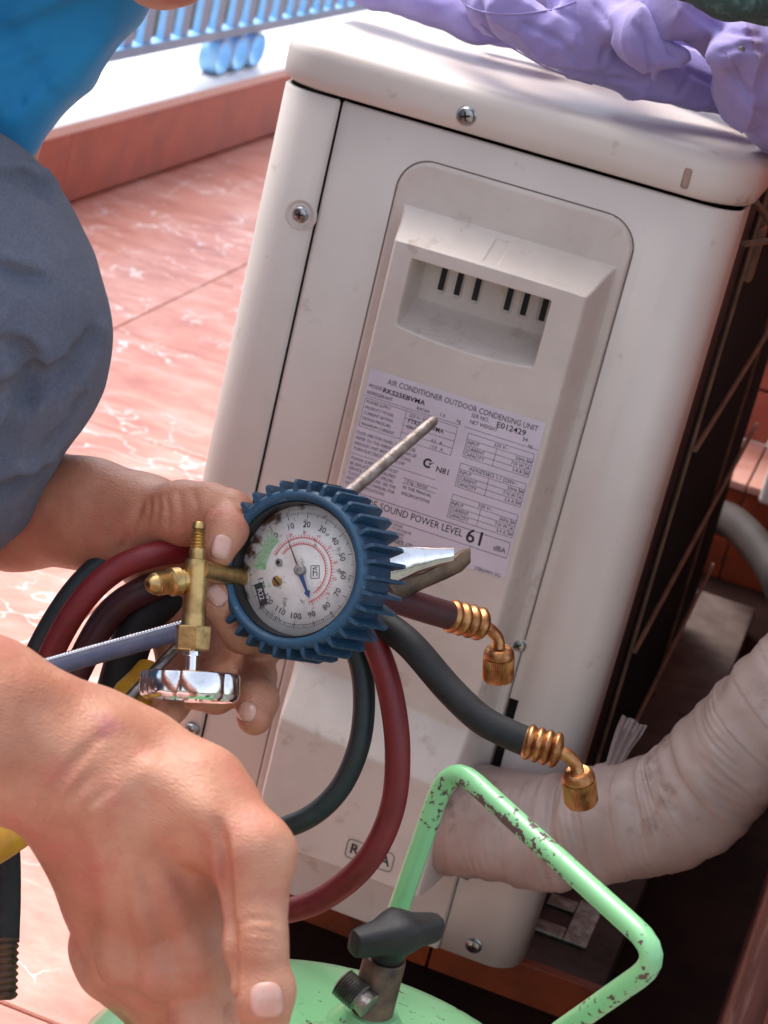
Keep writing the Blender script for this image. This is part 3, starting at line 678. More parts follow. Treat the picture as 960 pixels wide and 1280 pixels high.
t_('NET WEIGHT', .60, .125, .0034, sx=.85); t_('34', .90, .128, .0033); t_('kg', .965, .155, .003, 'RIGHT')
hl(.0, .56, .165); hl(.58, 1, .165)
# left table
for v in (.18, .36): hl(.01, .545, v)
for v in (.225, .27, .315): hl(.25, .545, v)
for u in (.01, .25, .545): vl(u, .18, .36)
for i, s in enumerate(('POWER SUPPLY', 'PRODUCT MODEL', 'CURRENT RATING', 'DESIGN PRESSURE', 'MAXIMUM CURRENT')): t_(s, .02, .20 + i * .035, .0028, sx=.8)
for i, s in enumerate(('220 V~ 50Hz', 'FTKS25EBVMA', '220-240 V', '4.2   A', '13.0   A')): t_(s, .27 if i < 3 else .42, .20 + i * .036, .0040 if i == 1 else .0029, bold=.0005 if i == 1 else 0, sx=.9)
for i, s in enumerate(('FUSES ARE FOR PANEL CIRCUIT USE', 'REFER TO THE WIRING DIAGRAM OF', 'INDOOR UNIT BEFORE SERVICING', 'TURN ELECTRICAL POWER OFF')): t_(s, .01, .40 + i * .034, .0029, sx=.8)
hl(0, .5, .535)
for i, s in enumerate(('POWER SUPPLY CORD MUST', 'BE REPLACED BY QUALIFIED', 'SERVICE AGENT AS SPECIAL', 'TOOLS ARE NEEDED. SEE THE', 'INSTALLATION MANUAL FOR', 'RATED SPECIFICATIONS.')): t_(s, .01, .565 + i * .032, .0029, sx=.8)
for i, s in enumerate(('1.0 kg - R410A', 'IN THE MANUAL', 'SPECIFICATIONS')): t_(s, .33, .60 + i * .04, .0029, sx=.85)
for v in (.585, .615): hl(.32, .52, v)
# tick mark with C
cc = U(.435, .45); n_ = 20
for r0, r1 in ((.0030, .0017),):
    V = []; F = []
    for k in range(n_ + 1):
        a = R_(45 + 270 * k / n_)
        for r in (r0, r1): V.append(cc + EX * r * math.cos(a) + EZ * r * math.sin(a))
    for k in range(n_): F.append((2 * k, 2 * k + 1, 2 * k + 3, 2 * k + 2))
    tx.add(V, F, False)
tx.add([cc + EX * .0002 + EZ * .0006, cc + EX * .0012 - EZ * .0010, cc + EX * .0040 + EZ * .0022, cc + EX * .0014 + EZ * .0004], [(0, 1, 2, 3)], False)
t_('N81', .485, .468, .0050, bold=.0006)
# three right-hand tables
for v0, head in ((.195, '220 V~'), (.385, 'AS/NZS3823 1.1 (230V~'), (.585, '220 V~')):
    for i in range(5): hl(.61 if i != 1 else .61, .985, v0 + i * .037)
    for u in (.61, .985, .955): vl(u, v0 if u != .955 else v0 + .037, v0 + .148)
    vl(.78, v0 + .037, v0 + .148)
    t_(head, .80, v0 + .018, .0030, 'CENTER')
    for i, s in enumerate(('INPUT', 'CURRENT', 'CAPACITY')): t_(s, .615, v0 + .056 + i * .037, .0031, sx=.85)
    for i, s in enumerate(('50Hz', '710 W', '3.4 A')): t_(s, .945, v0 + .056 + i * .037, .0031, 'RIGHT', sx=.9)
    for i, s in enumerate(('W', 'A', 'W')): t_(s, .97, v0 + .056 + i * .037, .0028, 'CENTER', bold=.0006)
hl(0, .985, .765, .0003); hl(0, .985, .90 - .035, .0003)
t_('OUTSIDE SOUND POWER LEVEL', .02, .805, .0066, sx=.80)
t_('61', .735, .805, .0125, bold=.0006, sx=1.0); t_('dBA', .90, .825, .0050, sx=.9)
vl(.985, .765, .865)
for i, s in enumerate(('VARIABLE MEAN LOWER OUTSIDE NOISE', 'AS SHOWN ABOVE MAY BE USED TO ESTIMATE', 'THE OUTSIDE NOISE FROM THE PROPOSED', 'UNIT WILL BE WITHIN ACCEPTABLE LIMITS')): t_(s, .02, .885 + i * .025, .0024, sx=.9)
t_('INDUSTRIES (THAILAND)', .22, .985, .0036, bold=.0006, sx=1.1)
t_('2SB63901-5G', .98, .985, .003, 'RIGHT')
tx.build('label_print', M['ink'], lab, auto=0)
# R410A mark on the pipe cover
ry_ = -.0555; a = P(436, 1046, 'Y', ry_); b = P(490, 1086, 'Y', ry_); zc = (P(432, 1060, 'Y', ry_)[2] + P(490, 1078, 'Y', ry_)[2]) / 2
tx = MB(); xm = (a[0] + b[0]) / 2; hw_ = (b[0] - a[0]) / 2; hz = .0068
text_geo(tx, 'R410A', .0098, np.array([xm, ry_, zc]), EX, EZ, 'CENTER', .00018, .98)
V = []; F = []; base_ = [(hw_ - .003, hz - .003, 0), (-hw_ + .003, hz - .003, 90), (-hw_ + .003, -hz + .003, 180), (hw_ - .003, -hz + .003, 270)]
for bx, bz, a0 in base_:
    for k in range(6):
        t = R_(a0 + 18 * k)
        for r in (.003, .0025): V.append((xm + bx + r * math.cos(t), ry_, zc + bz + r * math.sin(t)))
n = len(V) // 2
for k in range(n): F.append((2 * k, 2 * k + 1, 2 * ((k + 1) % n) + 1, 2 * ((k + 1) % n)))
tx.add(V, F, False); tx.build('refrigerant_mark', M['ink'], ac, auto=0)

# ================================================================== WRAPPED PIPE
def wr(t, a): return 1 - .022 * ((t * 17 + a / (2 * math.pi) + .03 * math.sin(a * 2 + t * 30)) % 1) + .007 * math.sin(t * 420 + 3 * math.sin(a * 2 + t * 11)) * max(0, math.sin(a * 2 + t * 37)) + .016 * math.sin(t * 61 + 2.5 * math.sin(a + t * 9)) * (.5 + .5 * math.sin(a * 3 + t * 14)) + .012 * math.sin(t * 133 + a * 3.3 + 2 * math.sin(t * 20)) + .025 * math.sin(a * 5 + t * 20) - (.10 * math.exp(-((t - .335) / .012) ** 2))
pp_ = [P(555, 1022, 'Y', -.012), P(610, 1030, 'Y', -.028), P(690, 1040, 'Y', -.036), P(765, 1030, 'Y', -.040), P(850, 1005, 'Y', -.040), P(925, 938, 'Y', -.038), P(985, 874, 'Y', -.034), P(1060, 806, 'Y', -.02)]
q = MB(); q.tube(pp_, [.035, .0355, .036, .0362, .0365, .036, .036, .036], n=90, sub=54, prof=wr)
pipe = q.build('insulated_pipe', M['wrap'], auto=0); tag(pipe, 'fat insulated pipe wrapped in dusty plastic tape curving from the unit', 'pipe')
q = MB(); c0 = D(752, 985, 1.245); 
rows_ = [((746, 992), (757, 994)), ((750, 975), (763, 979)), ((757, 955), (776, 960)), ((764, 930), (790, 936)), ((771, 908), (802, 920)), ((778, 893), (809, 908))]
V = []
for sd in (0, 1):
    for ri, (a, b) in enumerate(rows_):
        for c in range(13):
            t = c / 12; V.append(D(a[0] + (b[0] - a[0]) * t + 1.5 * math.sin(c * 2.1) * (ri == 5), a[1] + (b[1] - a[1]) * t + 1.2 * math.sin(c * .9) * (ri == 5), 1.247 + .003 * ri + .0010 * ri * .4 * math.sin(c * 1.6 + ri * .5) + .0007 * sd))
F = [(sd * 78 + r_ * 13 + c, sd * 78 + r_ * 13 + c + 1, sd * 78 + (r_ + 1) * 13 + c + 1, sd * 78 + (r_ + 1) * 13 + c) for sd in (0, 1) for r_ in range(5) for c in range(12)]
rim = [c for c in range(13)] + [r_ * 13 + 12 for r_ in range(1, 6)] + [65 + c for c in range(11, -1, -1)] + [r_ * 13 for r_ in range(4, 0, -1)]
F += [(rim[i], rim[(i + 1) % len(rim)], rim[(i + 1) % len(rim)] + 78, rim[i] + 78) for i in range(len(rim))]
q.add(V, F)
q.tube([c0 + DOWN * .004 - RIGHT * .006, c0 + RIGHT * .006 + DOWN * .002], .0042, n=12)
q.build('tie_end', M['plastic_tie'], pipe)
# ================================================================== HOSES
def hose(pts, r, m, label, n=20, name='hose', grp=None):
    q = MB(); q.tube([D(*p) for p in pts], r, n=n, sub=10); return tag(q.build(name, m, auto=60), label, 'hose', grp)
def fitted_hose(pts, r, m, label, fer, elbow, nut, rr=.0062, nr=.0079, nl=.017, nm='copper'):
    root = empty('fitted_hose', D(*pts[-1]), label, 'hose')
    q = MB(); q.tube([D(*p) for p in pts], r, n=22, sub=10); q.build('rubber_hose', m, root, auto=60)
    a, b = D(*fer[0]), D(*fer[1]); ln = np.linalg.norm(b - a); prof = [(-.002, r * .9)]
    for k in range(4):
        h0 = ln * k / 4
        for j in range(7): t = j / 6; prof.append((h0 + ln / 4 * t, r * (1.0 + .22 * math.sin(math.pi * t))))
    prof.append((ln + .0012, r * .5))
    q = MB(); q.lathe(a, b - a, prof, n=28); q.build('ferrule', M[nm], root, auto=50)
    q = MB(); q.tube([b - nrm(b - a) * .001] + [D(*p) for p in elbow], rr * .52, n=16, sub=8); q.build('elbow', M[nm], root, auto=60)
    a, b = D(*nut[0]), D(*nut[1]); ax = nrm(b - a)
    q = MB(); q.lathe(a, ax, [(0, nr * .45), (-.0002, nr * .70), (.0006, nr * .86), (.0022, nr * .97), (.004, nr), (.0042, nr * .93), (.005, nr * .93)], n=40)
    q.lathe(a, ax, [(.005, nr * .93), (.0052, nr), (nl - .0015, nr), (nl, nr * .9), (nl, nr * .6), (nl - .005, nr * .55)], n=96, rfun=lambda t: 1 + .022 * (1 if int(t / (2 * math.pi) * 96 + .5) % 2 else -1))
    q.build('knurled_nut', M[nm], root, auto=35)
    return root
fitted_hose([(455, 730, 1.035), (482, 744, 1.045), (520, 757, 1.06), (563, 770, 1.075)], .0074, M['maroonhose'], 'short dark red hose with brass elbow and knurled nut right of the gauge',
            [(560, 769, 1.075), (604, 781, 1.085)], [(613, 787, 1.086), (622, 798, 1.088), (624, 812, 1.088)], [(624, 810, 1.088), (622, 856, 1.096)], nr=.0082, nl=.0185)
fitted_hose([(455, 765, 1.03), (480, 780, 1.02), (515, 808, 1.01), (560, 860, 1.005), (600, 898, 1.0), (635, 917, .998), (658, 927, .997)], .0073, M['blackhose'], 'black hose with brass elbow and knurled nut hanging over the wrapped pipe',
            [(656, 926, .997), (700, 939, .995)], [(710, 945, .995), (719, 955, .995), (723, 968, .995)], [(722, 964, .995), (728, 1012, 1.005)], nr=.0081, nl=.0185)
hose([(425, 780, 1.03), (447, 820, 1.03), (455, 870, 1.03), (449, 930, 1.03), (425, 985, 1.035), (385, 1022, 1.04), (330, 1040, 1.05), (270, 1040, 1.06)], .0056, M['tealhose'], 'black hose looping down from the gauge across the lower cover', name='black_hose')
hose([(440, 760, 1.02), (468, 805, 1.02), (488, 865, 1.02), (497, 940, 1.02), (489, 1015, 1.025), (456, 1080, 1.03), (400, 1125, 1.045), (340, 1142, 1.06), (270, 1150, 1.08)], .0064, M['redhose'], 'bright red hose looping down from the gauge to behind the thumb', name='red_hose')
# bundle at the left, behind the near forearm
hose([(20, 880, 1.05), (48, 810, 1.045), (85, 748, 1.04), (125, 706, 1.04), (170, 684, 1.04), (225, 676, 1.045), (260, 690, 1.07)], .0058, M['tealhose'], 'teal black hose, outermost of the bundle arching to the brass valve', name='black_hose')
hose([(35, 900, 1.02), (62, 822, 1.015), (100, 755, 1.01), (145, 712, 1.01), (195, 693, 1.012), (250, 688, 1.03), (285, 700, 1.06)], .0062, M['redhose'], 'red hose arching under the outer black hose to the brass valve', name='red_hose')
hose([(70, 900, 1.04), (98, 835, 1.035), (135, 770, 1.035), (180, 738, 1.035), (235, 722, 1.045), (290, 740, 1.06)], .0072, M['maroonhose'], 'dark maroon hose, innermost red one of the bundle under the arch', name='red_hose')
hose([(130, 930, 1.05), (150, 850, 1.045), (172, 785, 1.045), (205, 750, 1.05), (265, 745, 1.065)], .0105, M['blackhose'], 'thick black hose inside the arch behind the brass side port', name='black_hose')
q = MB(); a, b = D(50, 838, .985), D(232, 787, 1.005); q.tube([a, b], .0046, n=20, spline=False); 
gh = tag(q.build('corrugated_hose', M['greyhose'], auto=60), 'blue grey hose with ribbed silver edge passing behind the valve', 'hose')
q = MB(); N = 46; dd = nrm(b - a); up_ = nrm(-DOWN - .35 * FWD)
for k in range(N):
    p = a + (b - a) * (k + .5) / N + up_ * .0044; q.lathe(p - dd * .0015, dd, [(0, .0006), (.0006, .0013), (.0024, .0013), (.003, .0006)], n=8)
q.build('ribbed_edge', M['chrome'], gh, auto=0)
hose([(150, 885, 1.0), (186, 846, 1.005), (225, 805, 1.02), (250, 780, 1.04)], .0026, M['steel'], 'thin grey tube slanting up behind the chrome handwheel', name='thin_tube', n=12)
q = MB(); q.tube([D(*p) for p in ((190, 835, 1.03), (172, 872, 1.02), (130, 930, 1.0), (80, 985, .95), (14, 1036, .915), (-50, 1075, .90))], [.0075, .0125, .0115, .011, .0105, .0105], n=20, sub=8)
tag(q.build('yellow_hose', M['yellow'], auto=60), 'yellow hose passing behind the near forearm', 'hose')
bh = empty('hanging_hose', D(8, 1040, .93), 'black hose hanging at the left edge with brown threaded end', 'hose')
q = MB(); q.tube([D(*p) for p in ((2, 960, .95), (9, 1060, .94), (10, 1120, .935), (8, 1178, .93))], .0058, n=18); q.build('rubber_hose', M['blackhose'], bh, auto=60)
a, b = D(8, 1172, .93), D(6, 1250, .925); ln = np.linalg.norm(b - a); pr_ = []
for k in range(9):
    for j in range(4): pr_.append((ln * (k + j / 4) / 9, .0053 + .0006 * math.sin(math.pi * j / 2)))
pr_.append((ln, .003)); q = MB(); q.lathe(a, b - a, pr_, n=24); q.build('threaded_end', M['oldbronze'], bh)
# ================================================================== PRESSURE GAUGE
GC = D(377, 713, .985)                                # centre of the dial
gn = nrm(-.385 * RIGHT - .10 * DOWN - .91 * FWD)      # dial faces left of the lens
gx = nrm(RIGHT - gn * (RIGHT @ gn)); gy = np.cross(gn, gx)
if gy @ DOWN > 0: gy = -gy
def G(r, deg, h=0): return GC + gx * r * math.cos(R_(deg)) + gy * r * math.sin(R_(deg)) + gn * h
def Gp(x, y, h=0): return GC + gx * x + gy * y + gn * h
ga = empty('pressure_gauge', GC, 'round pressure gauge in blue ribbed rubber boot with brass valve body', 'gauge')
RD = .0312
q = MB(); q.lathe(GC, gn, [(-.028, .0), (-.028, .030), (-.026, .0350), (-.020, .0375), (-.006, .0380), (.006, .0380), (.0098, .0378), (.0115, .0362), (.0118, .0345), (.0105, .0328), (.006, .0320), (.004, .0324)], n=96, cap=False)
boot = q.build('rubber_boot', M['blue'], ga, auto=50)
q = MB(); q.lathe(GC, gn, [(.0062, .0326), (.0085, .0324), (.0088, .0318), (.0075, .0314), (-.0005, .0313), (-.0012, .030), (-.0012, 0)], n=96, cap=False); q.build('casing', M['blackmetal'], ga, auto=40)
rib = None
for k in range(34):
    deg = k * 360 / 34 + 3
    if rib is None:
        q = MB(); V = []
        prof = [(.0108, .0370, .0412), (.0096, .037, .0426), (.004, .0365, .0428), (-.012, .0365, .0432), (-.022, .036, .0436), (-.027, .034, .0425), (-.029, .033, .039)]
        for h, r0, r1 in prof:
            for r in (r0, r1):
                for s in (-1, 1): V.append((r, s * (.00125 if r == r0 else .0008), h))
        F = [(0, 1, 3, 2)]
        for i in range(len(prof) - 1):
            A, B = 4 * i, 4 * i + 4
            F += [(A, A + 2, B + 2, B), (A + 1, B + 1, B + 3, A + 3), (A + 2, A + 3, B + 3, B + 2)]
        F.append(tuple(4 * (len(prof) - 1) + i for i in (0, 2, 3, 1)))
        q.add(V, F, False); o = q.build('rib', M['blue'], None, auto=0); rib = o; o.parent = boot
    else: o = rib.copy(); COL.objects.link(o); o.parent = boot
    a = R_(deg); ex = gx * math.cos(a) + gy * math.sin(a); ey = -gx * math.sin(a) + gy * math.cos(a)
    m4 = Matrix((ex, ey, gn)).transposed().to_4x4(); m4.translation = GC
    o.matrix_parent_inverse = Matrix.Identity(4); o.matrix_basis = m4
dialm = mat('aged_dial', (.74, .71, .68), .55, c2=(.60, .56, .52), sc2=90, c3=(.22, .14, .10), sc3=230, lo3=.585, hi3=.70)
n_ = dialm.node_tree.nodes; L = dialm.node_tree.links; b = n_["Principled BSDF"]
tc = n_.new("ShaderNodeTexCoord")
vd = n_.new("ShaderNodeVectorMath"); vd.operation = 'DISTANCE'; vd.inputs[1].default_value = tuple(Gp(.009, -.006)); L.new(tc.outputs["Object"], vd.inputs[0])
nn_ = n_.new("ShaderNodeTexNoise"); nn_.inputs["Scale"].default_value = 210; nn_.inputs["Detail"].default_value = 6; L.new(tc.outputs["Object"], nn_.inputs["Vector"])
mm = n_.new("ShaderNodeMath"); mm.operation = 'MULTIPLY_ADD'; mm.inputs[1].default_value = .024; L.new(nn_.outputs[0], mm.inputs[0]); L.new(vd.outputs["Value"], mm.inputs[2])
rr = n_.new("ShaderNodeMapRange"); rr.inputs[1].default_value = .0495; rr.inputs[2].default_value = .0535; L.new(mm.outputs[0], rr.inputs[0])
xx = n_.new("ShaderNodeMix"); xx.data_type = 'RGBA'; L.new(rr.outputs[0], xx.inputs[0]); L.new(b.inputs["Base Color"].links[0].from_socket, xx.inputs[6]); xx.inputs[7].default_value = (.12, .055, .028, 1); L.new(xx.outputs[2], b.inputs["Base Color"])
q = MB(); q.lathe(GC, gn, [(0, 0), (.0001, .0311), (-.0006, .0312)], n=96, cap=False); dial = q.build('dial_plate', dialm, ga, auto=0)
ink = MB(); red = MB(); grn = MB()
def tick(mb, r0, r1, deg, w_): 
    d = gx * math.cos(R_(deg)) + gy * math.sin(R_(deg)); line_geo(mb, GC + d * r0 + gn * .0004, GC + d * r1 + gn * .0004, w_, gn)
def arcs(mb, r, a0, a1, w_, h=.0004):
    n = int(abs(a1 - a0) / 4) + 2; V = []; F = []
    for k in range(n):
        a = a0 + (a1 - a0) * k / (n - 1)
        V += [G(r - w_ / 2, a, h), G(r + w_ / 2, a, h)]
    for k in range(n - 1): F.append((2 * k, 2 * k + 1, 2 * k + 3, 2 * k + 2))
    mb.add(V, F, False)
A0, ST = 128, -22.6
for k in range(0, 141):
    deg = A0 + ST * k / 10
    if deg < -186: break
    tick(ink, RD * (.80 if k % 10 == 0 else .83 if k % 5 == 0 else .855), RD * .89, deg, .00028 if k % 5 == 0 else .00018)
arcs(ink, RD * .83, -50, -150, .00018)
for k in range(14):
    deg = A0 + ST * k; text_geo(ink, str(k * 10), .0041, G(RD * .70, deg, .0004) , *(lambda a: (gx * math.cos(a) + gy * math.sin(a), -gx * math.sin(a) + gy * math.cos(a)))(R_((deg - 90) if k < 7 else (deg + 90))), 'CENTER', 0)
for r, a0, a1 in ((.50, 150, -75), (.405, 140, -60)):
    arcs(red, RD * r, a0, a1, .00042)
for k in range(46): tick(red, RD * .50, RD * .55, 150 - k * 5, .00028)
for k in range(36): tick(red, RD * .405, RD * .445, 140 - k * 5.5, .00028)
for i, d in enumerate((110, 85, 60, 35, 10, -15, -40)): text_geo(red, str(-20 + i * 15), .0021, G(RD * .58, d, .0004), gx, gy, 'CENTER', 0)
for k in range(24): tick(grn, RD * .60, RD * (.76 + .03 * (k % 3)), 176 - k * 2, .0005)
text_geo(grn, 'R-22', .0024, G(RD * .62, 200, .0004), gx, gy, 'CENTER', 0)
# small boxed mark, black maker's block
c0 = Gp(.0072, -.0010, .0004)
for a, b_ in (((-.0022, -.003), (.0022, -.003)), ((.0022, -.003), (.0022, .003)), ((.0022, .003), (-.0022, .003)), ((-.0022, .003), (-.0022, -.003))):
    line_geo(ink, c0 + gx * a[0] + gy * a[1], c0 + gx * b_[0] + gy * b_[1], .0003, gn)
for a, b_ in (((-.001, -.002), (-.001, .002)), ((-.001, .002), (.001, .001)), ((-.001, 0), (.001, 0)), ((.001, 0), (.001, -.002)), ((.000, .0022), (.001, .0022))):
    line_geo(ink, c0 + gx * a[0] + gy * a[1], c0 + gx * b_[0] + gy * b_[1], .0004, gn)
c0 = Gp(-.0212, -.0108, .0004); u = gx * math.cos(R_(-72)) + gy * math.sin(R_(-72)); v = -gx * math.sin(R_(-72)) + gy * math.cos(R_(-72))
ink.add([c0 - u * .0055 - v * .0021, c0 + u * .0055 - v * .0021, c0 + u * .0055 + v * .0021, c0 - u * .0055 + v * .0021], [(0, 1, 2, 3)], False)
wt = MB(); text_geo(wt, 'R22', .0036, c0 + gn * .0003, u, v, 'CENTER', 0)
ink.build('dial_print', M['ink'], dial, auto=0)
red.build('red_scale', mat('red_ink', (.62, .10, .09), .5), dial, auto=0); grn.build('green_scale', mat('green_ink', (.10, .38, .10), .5, c2=(.4, .5, .35), sc2=400), dial, auto=0)
wt.build('mark_print', M['label'], dial, auto=0)
# needle
th = R_(112); nd = gx * math.cos(th) + gy * math.sin(th); np_ = -gx * math.sin(th) + gy * math.cos(th)
q = MB(); z = gn * .0028; t_h = gn * .0003
def flat_poly(mb, pts, z, t):
    n = len(pts); V = [p + z for p in pts] + [p + z + t for p in pts]
    mb.add(V, [tuple(range(n)), tuple(range(2 * n - 1, n - 1, -1))] + [(i, (i + 1) % n, n + (i + 1) % n, n + i) for i in range(n)], False)
ns = lambda a, s: GC + nd * a + np_ * s
flat_poly(q, [ns(.0185, 0), ns(.003, .0005), ns(.003, -.0005)], z, t_h)
needle = q.build('needle', mat('needle_brown', (.12, .06, .035), .4), ga, auto=0)
q = MB(); flat_poly(q, [ns(-.002, .0012), ns(-.0105, .0006), ns(-.0115, .0016), ns(-.0145, 0), ns(-.0115, -.0016), ns(-.0105, -.0006), ns(-.002, -.0012)], z, t_h)
q.build('needle_tail', mat('needle_blue', (.02, .05, .16), .35), needle, auto=0)
q = MB(); q.lathe(GC, gn, [(.0002, .0026), (.0034, .0026), (.0038, .0021), (.0038, .0007), (.0034, .0006), (.0034, 0)], n=28); q.build('hub', M['steel'], ga)
for x, y, r, nm in ((-.0127, -.0048, .0026, 'brass'), (-.0118, .0042, .0018, 'steel')):
    q = MB(); q.lathe(Gp(x, y), gn, [(0, r), (.0006, r), (.0009, r * .85), (.001, 0)], n=24); s_ = q.build('dial_screw', M[nm], ga)
    q = MB()
    if nm == 'brass':
        line_geo(q, Gp(x, y, .00115) - np_ * .0023 * .3 - nd * .0023, Gp(x, y, .00115) + np_ * .0023 * .3 + nd * .0023, .0008, gn); q.build('screw_slot', M['dark'], s_, auto=0)
    else: q.lathe(Gp(x, y, .001), gn, [(0, .0009), (.0002, .0009), (.0002, 0)], n=12); q.build('pin_hole', M['dark'], s_, auto=0)
# brass valve body hanging left of the dial
VD = .968
va, vb = D(249, 652, VD + .004), D(236, 884, VD - .004); vx = nrm(vb - va); mm_ = VD / FPX   # metres per photo pixel here
q = MB(); q.lathe(va, vx, [(h * mm_, r * mm_) for h, r in ((0, 2), (0, 6), (3, 8), (9, 8.5), (9.5, 7), (11, 9.5), (13, 7.5), (15, 9.5), (17, 7.5), (19, 9.5), (21, 7.5), (23, 9.5), (25, 7.6), (27, 9.5), (29, 7.6), (31, 9.8), (33, 8.5), (35, 10.5), (47, 10.5), (48, 14), (51, 15), (56, 15), (60, 14.5), (120, 15), (128, 15.5), (131, 16))], n=36)
vbdy = q.build('valve_body', M['brass'], ga, auto=40)
q = MB(); q.lathe(va + vx * 131 * mm_, vx, [(0, 21 * mm_), (0, 22.5 * mm_), (.0006, 23 * mm_), (.0105, 23 * mm_), (.0112, 22 * mm_), (.0118, 18 * mm_)], n=6, ref=FWD + .25 * RIGHT, smooth=False); q.build('packing_nut', M['brass'], ga, auto=20)
q = MB(); q.lathe(va + vx * 160 * mm_, vx, [(0, 10.5 * mm_), (.003, 10.5 * mm_), (.0032, 7.5 * mm_), (.014, 7.5 * mm_)], n=24); q.build('stem', M['chrome'], ga)
a, b = D(228, 726, VD), D(176, 732, VD - .012); ax = nrm(b - a)
q = MB(); q.lathe(a - ax * .003, ax, [(h * mm_, r * mm_) for h, r in ((0, 14), (10, 14), (13, 18), (24, 18), (27, 15), (28, 15.5), (29.5, 13), (31, 15), (32.5, 13), (34, 15), (35.5, 13), (37, 15), (38.5, 13), (40, 15), (41.5, 13), (43, 15), (45, 13), (46, 14), (50, 13), (56, 9), (57, 8), (57, 4), (50, 3.5))], n=36); q.build('side_port', M['brass'], ga, auto=40)
a, b = D(250, 712, VD), D(300, 722, VD + .03); q = MB(); q.tube([a, b], .0048, n=20, spline=False); q.build('connector', M['brass'], ga)
# scalloped chrome handwheel, seen almost edge-on
wc = va + vx * 192 * mm_; wx = nrm(vx - .045 * FWD)
sc_ = lambda t: 1 + .085 * abs(math.cos(3.0 * t + .4)) ** .8
q = MB(); R0 = 62 * mm_ / 1.06
q.lathe(wc, wx, [(0, .0), (0, R0 * .30), (.0004, R0 * .80), (-.0010, R0 * .93), (-.0004, R0 * .985), (.0010, R0), (.0085, R0), (.0105, R0 * .975), (.0120, R0 * .90), (.0112, R0 * .80), (.0080, R0 * .74), (.006, R0 * .45), (.0105, R0 * .30), (.0105, 0)], n=144, rfun=sc_)
q.build('handwheel', M['chrome'], ga, auto=40)

# steel rod and chrome jaws sticking out behind the gauge
q = MB(); a, b = D(430, 622, 1.04), D(543, 525, 1.075); q.tube([a - (b - a) * .5, a, a + (b - a) * .5, a + (b - a) * .93, b, b + (b - a) * .02], [.0036, .0034, .0032, .0029, .0022, .0009], n=20, sub=6, prof=lambda t, g: 1 + .015 * math.sin(t * 90))
tag(q.build('steel_rod', mat('worn_rod', (.33, .28, .26), .5, .7, c2=(.16, .12, .10), sc2=150, bump=.5, bsc=400)), 'thin worn steel rod poking up behind the blue gauge over the label', 'rod')
pj = empty('pliers', D(540, 705, 1.06), 'polished pliers jaws with brown tip showing right of the gauge', 'pliers')
def jaw(pts, name, m, th=.006):
    q = MB(); secs = []
    for x, y, d, w_, t in pts:
        c = D(x, y, d); t *= .5
        up = nrm(-DOWN - .1 * FWD); bk = FWD; V = []
        for k in range(12):
            a = 2 * math.pi * k / 12; ca, sa = math.cos(a), math.sin(a); e = .5
            V.append(c + up * w_ * np.sign(ca) * abs(ca) ** e + bk * t * np.sign(sa) * abs(sa) ** e)
        secs.append(V)
    V = [v for s_ in secs for v in s_]; F = []
    for i in range(len(secs) - 1):
        for k in range(12): F.append((i * 12 + k, i * 12 + (k + 1) % 12, (i + 1) * 12 + (k + 1) % 12, (i + 1) * 12 + k))
    F += [tuple(range(11, -1, -1)), tuple((len(secs) - 1) * 12 + k for k in range(12))]
    q.add(V, F); return q.build(name, m, pj, auto=40)
jaw([(450, 715, 1.03, .0100, .012), (495, 706, 1.035, .0095, .012), (520, 700, 1.04, .0072, .011), (545, 696, 1.045, .0050, .010), (567, 693, 1.05, .0040, .009)], 'upper_jaw', M['chrome'])
jaw([(460, 738, 1.04, .0090, .010), (505, 735, 1.045, .0055, .010), (530, 725, 1.05, .0045, .009), (560, 711, 1.055, .0050, .009), (577, 701, 1.058, .0056, .009), (588, 694, 1.06, .0040, .008)], 'lower_jaw', M['oldbronze'])

# ================================================================== REFRIGERANT TANK
TC = np.array([.2656, -.441, 0.]); TR, TZ = .120, .24
tk = empty('gas_tank', TC, 'green enamelled refrigerant tank with bail handle and black tee valve', 'tank')
q = MB(); q.lathe(TC, (0, 0, 1), [(.0, .09), (.0, .108), (.006, .112), (.012, TR - .002), (.03, TR), (TZ - .022, TR), (TZ - .010, TR - .0025), (TZ - .002, TR - .010), (TZ + .004, TR - .022), (TZ + .012, TR - .048), (TZ + .0165, TR - .075), (TZ + .018, .030), (TZ + .018, 0)], n=128)
o = q.build('tank_shell', M['green'], tk, auto=60)
at = o.data.attributes.new('wear', 'FLOAT', 'POINT')
at.data.foreach_set('value', [-.19 + .13 * (abs(v.co.z - TZ) < .03 and (v.co.y > TC[1])) for v in o.data.vertices])
# raised boss ring and swirl embossing round the valve
q = MB(); q.lathe(TC + [0, 0, TZ + .0172], (0, 0, 1), [(0, .034), (.003, .032), (.004, .028), (.004, .0)], n=64); q.build('valve_boss', M['green'], tk, auto=60)
vt = D(482, 1196, .905); vbm = np.array([vt[0], vt[1], TZ + .012])
vt_px = vt
q = MB(); q.lathe(vbm, nrm(vt - vbm), [(0, .0125), (.004, .0100), (np.linalg.norm(vt - vbm) - .001, .0094), (np.linalg.norm(vt - vbm), .0086), (np.linalg.norm(vt - vbm), .0068), (np.linalg.norm(vt - vbm) - .006, .0068)], n=40)
q.build('valve_column', M['oldbronze'], tk, auto=40)
q = MB(); q.lathe(vbm - [0, 0, .002], (0, 0, 1), [(0, .021), (.007, .019), (.016, .0128), (.018, .012)], n=40); q.build('valve_collar', M['green'], tk, auto=60)
a, b = D(462, 1258, .897), D(426, 1226, .903); ax = nrm(b - a); ln = np.linalg.norm(b - a); pr_ = [(0, .006)]
for k in range(9):
    h = ln * (.30 + .68 * k / 9); pr_ += [(h, .0050), (h + ln * .035, .0068)]
pr_ += [(ln * .99, .0052), (ln, .0046), (ln, .003), (ln - .003, .0028)]
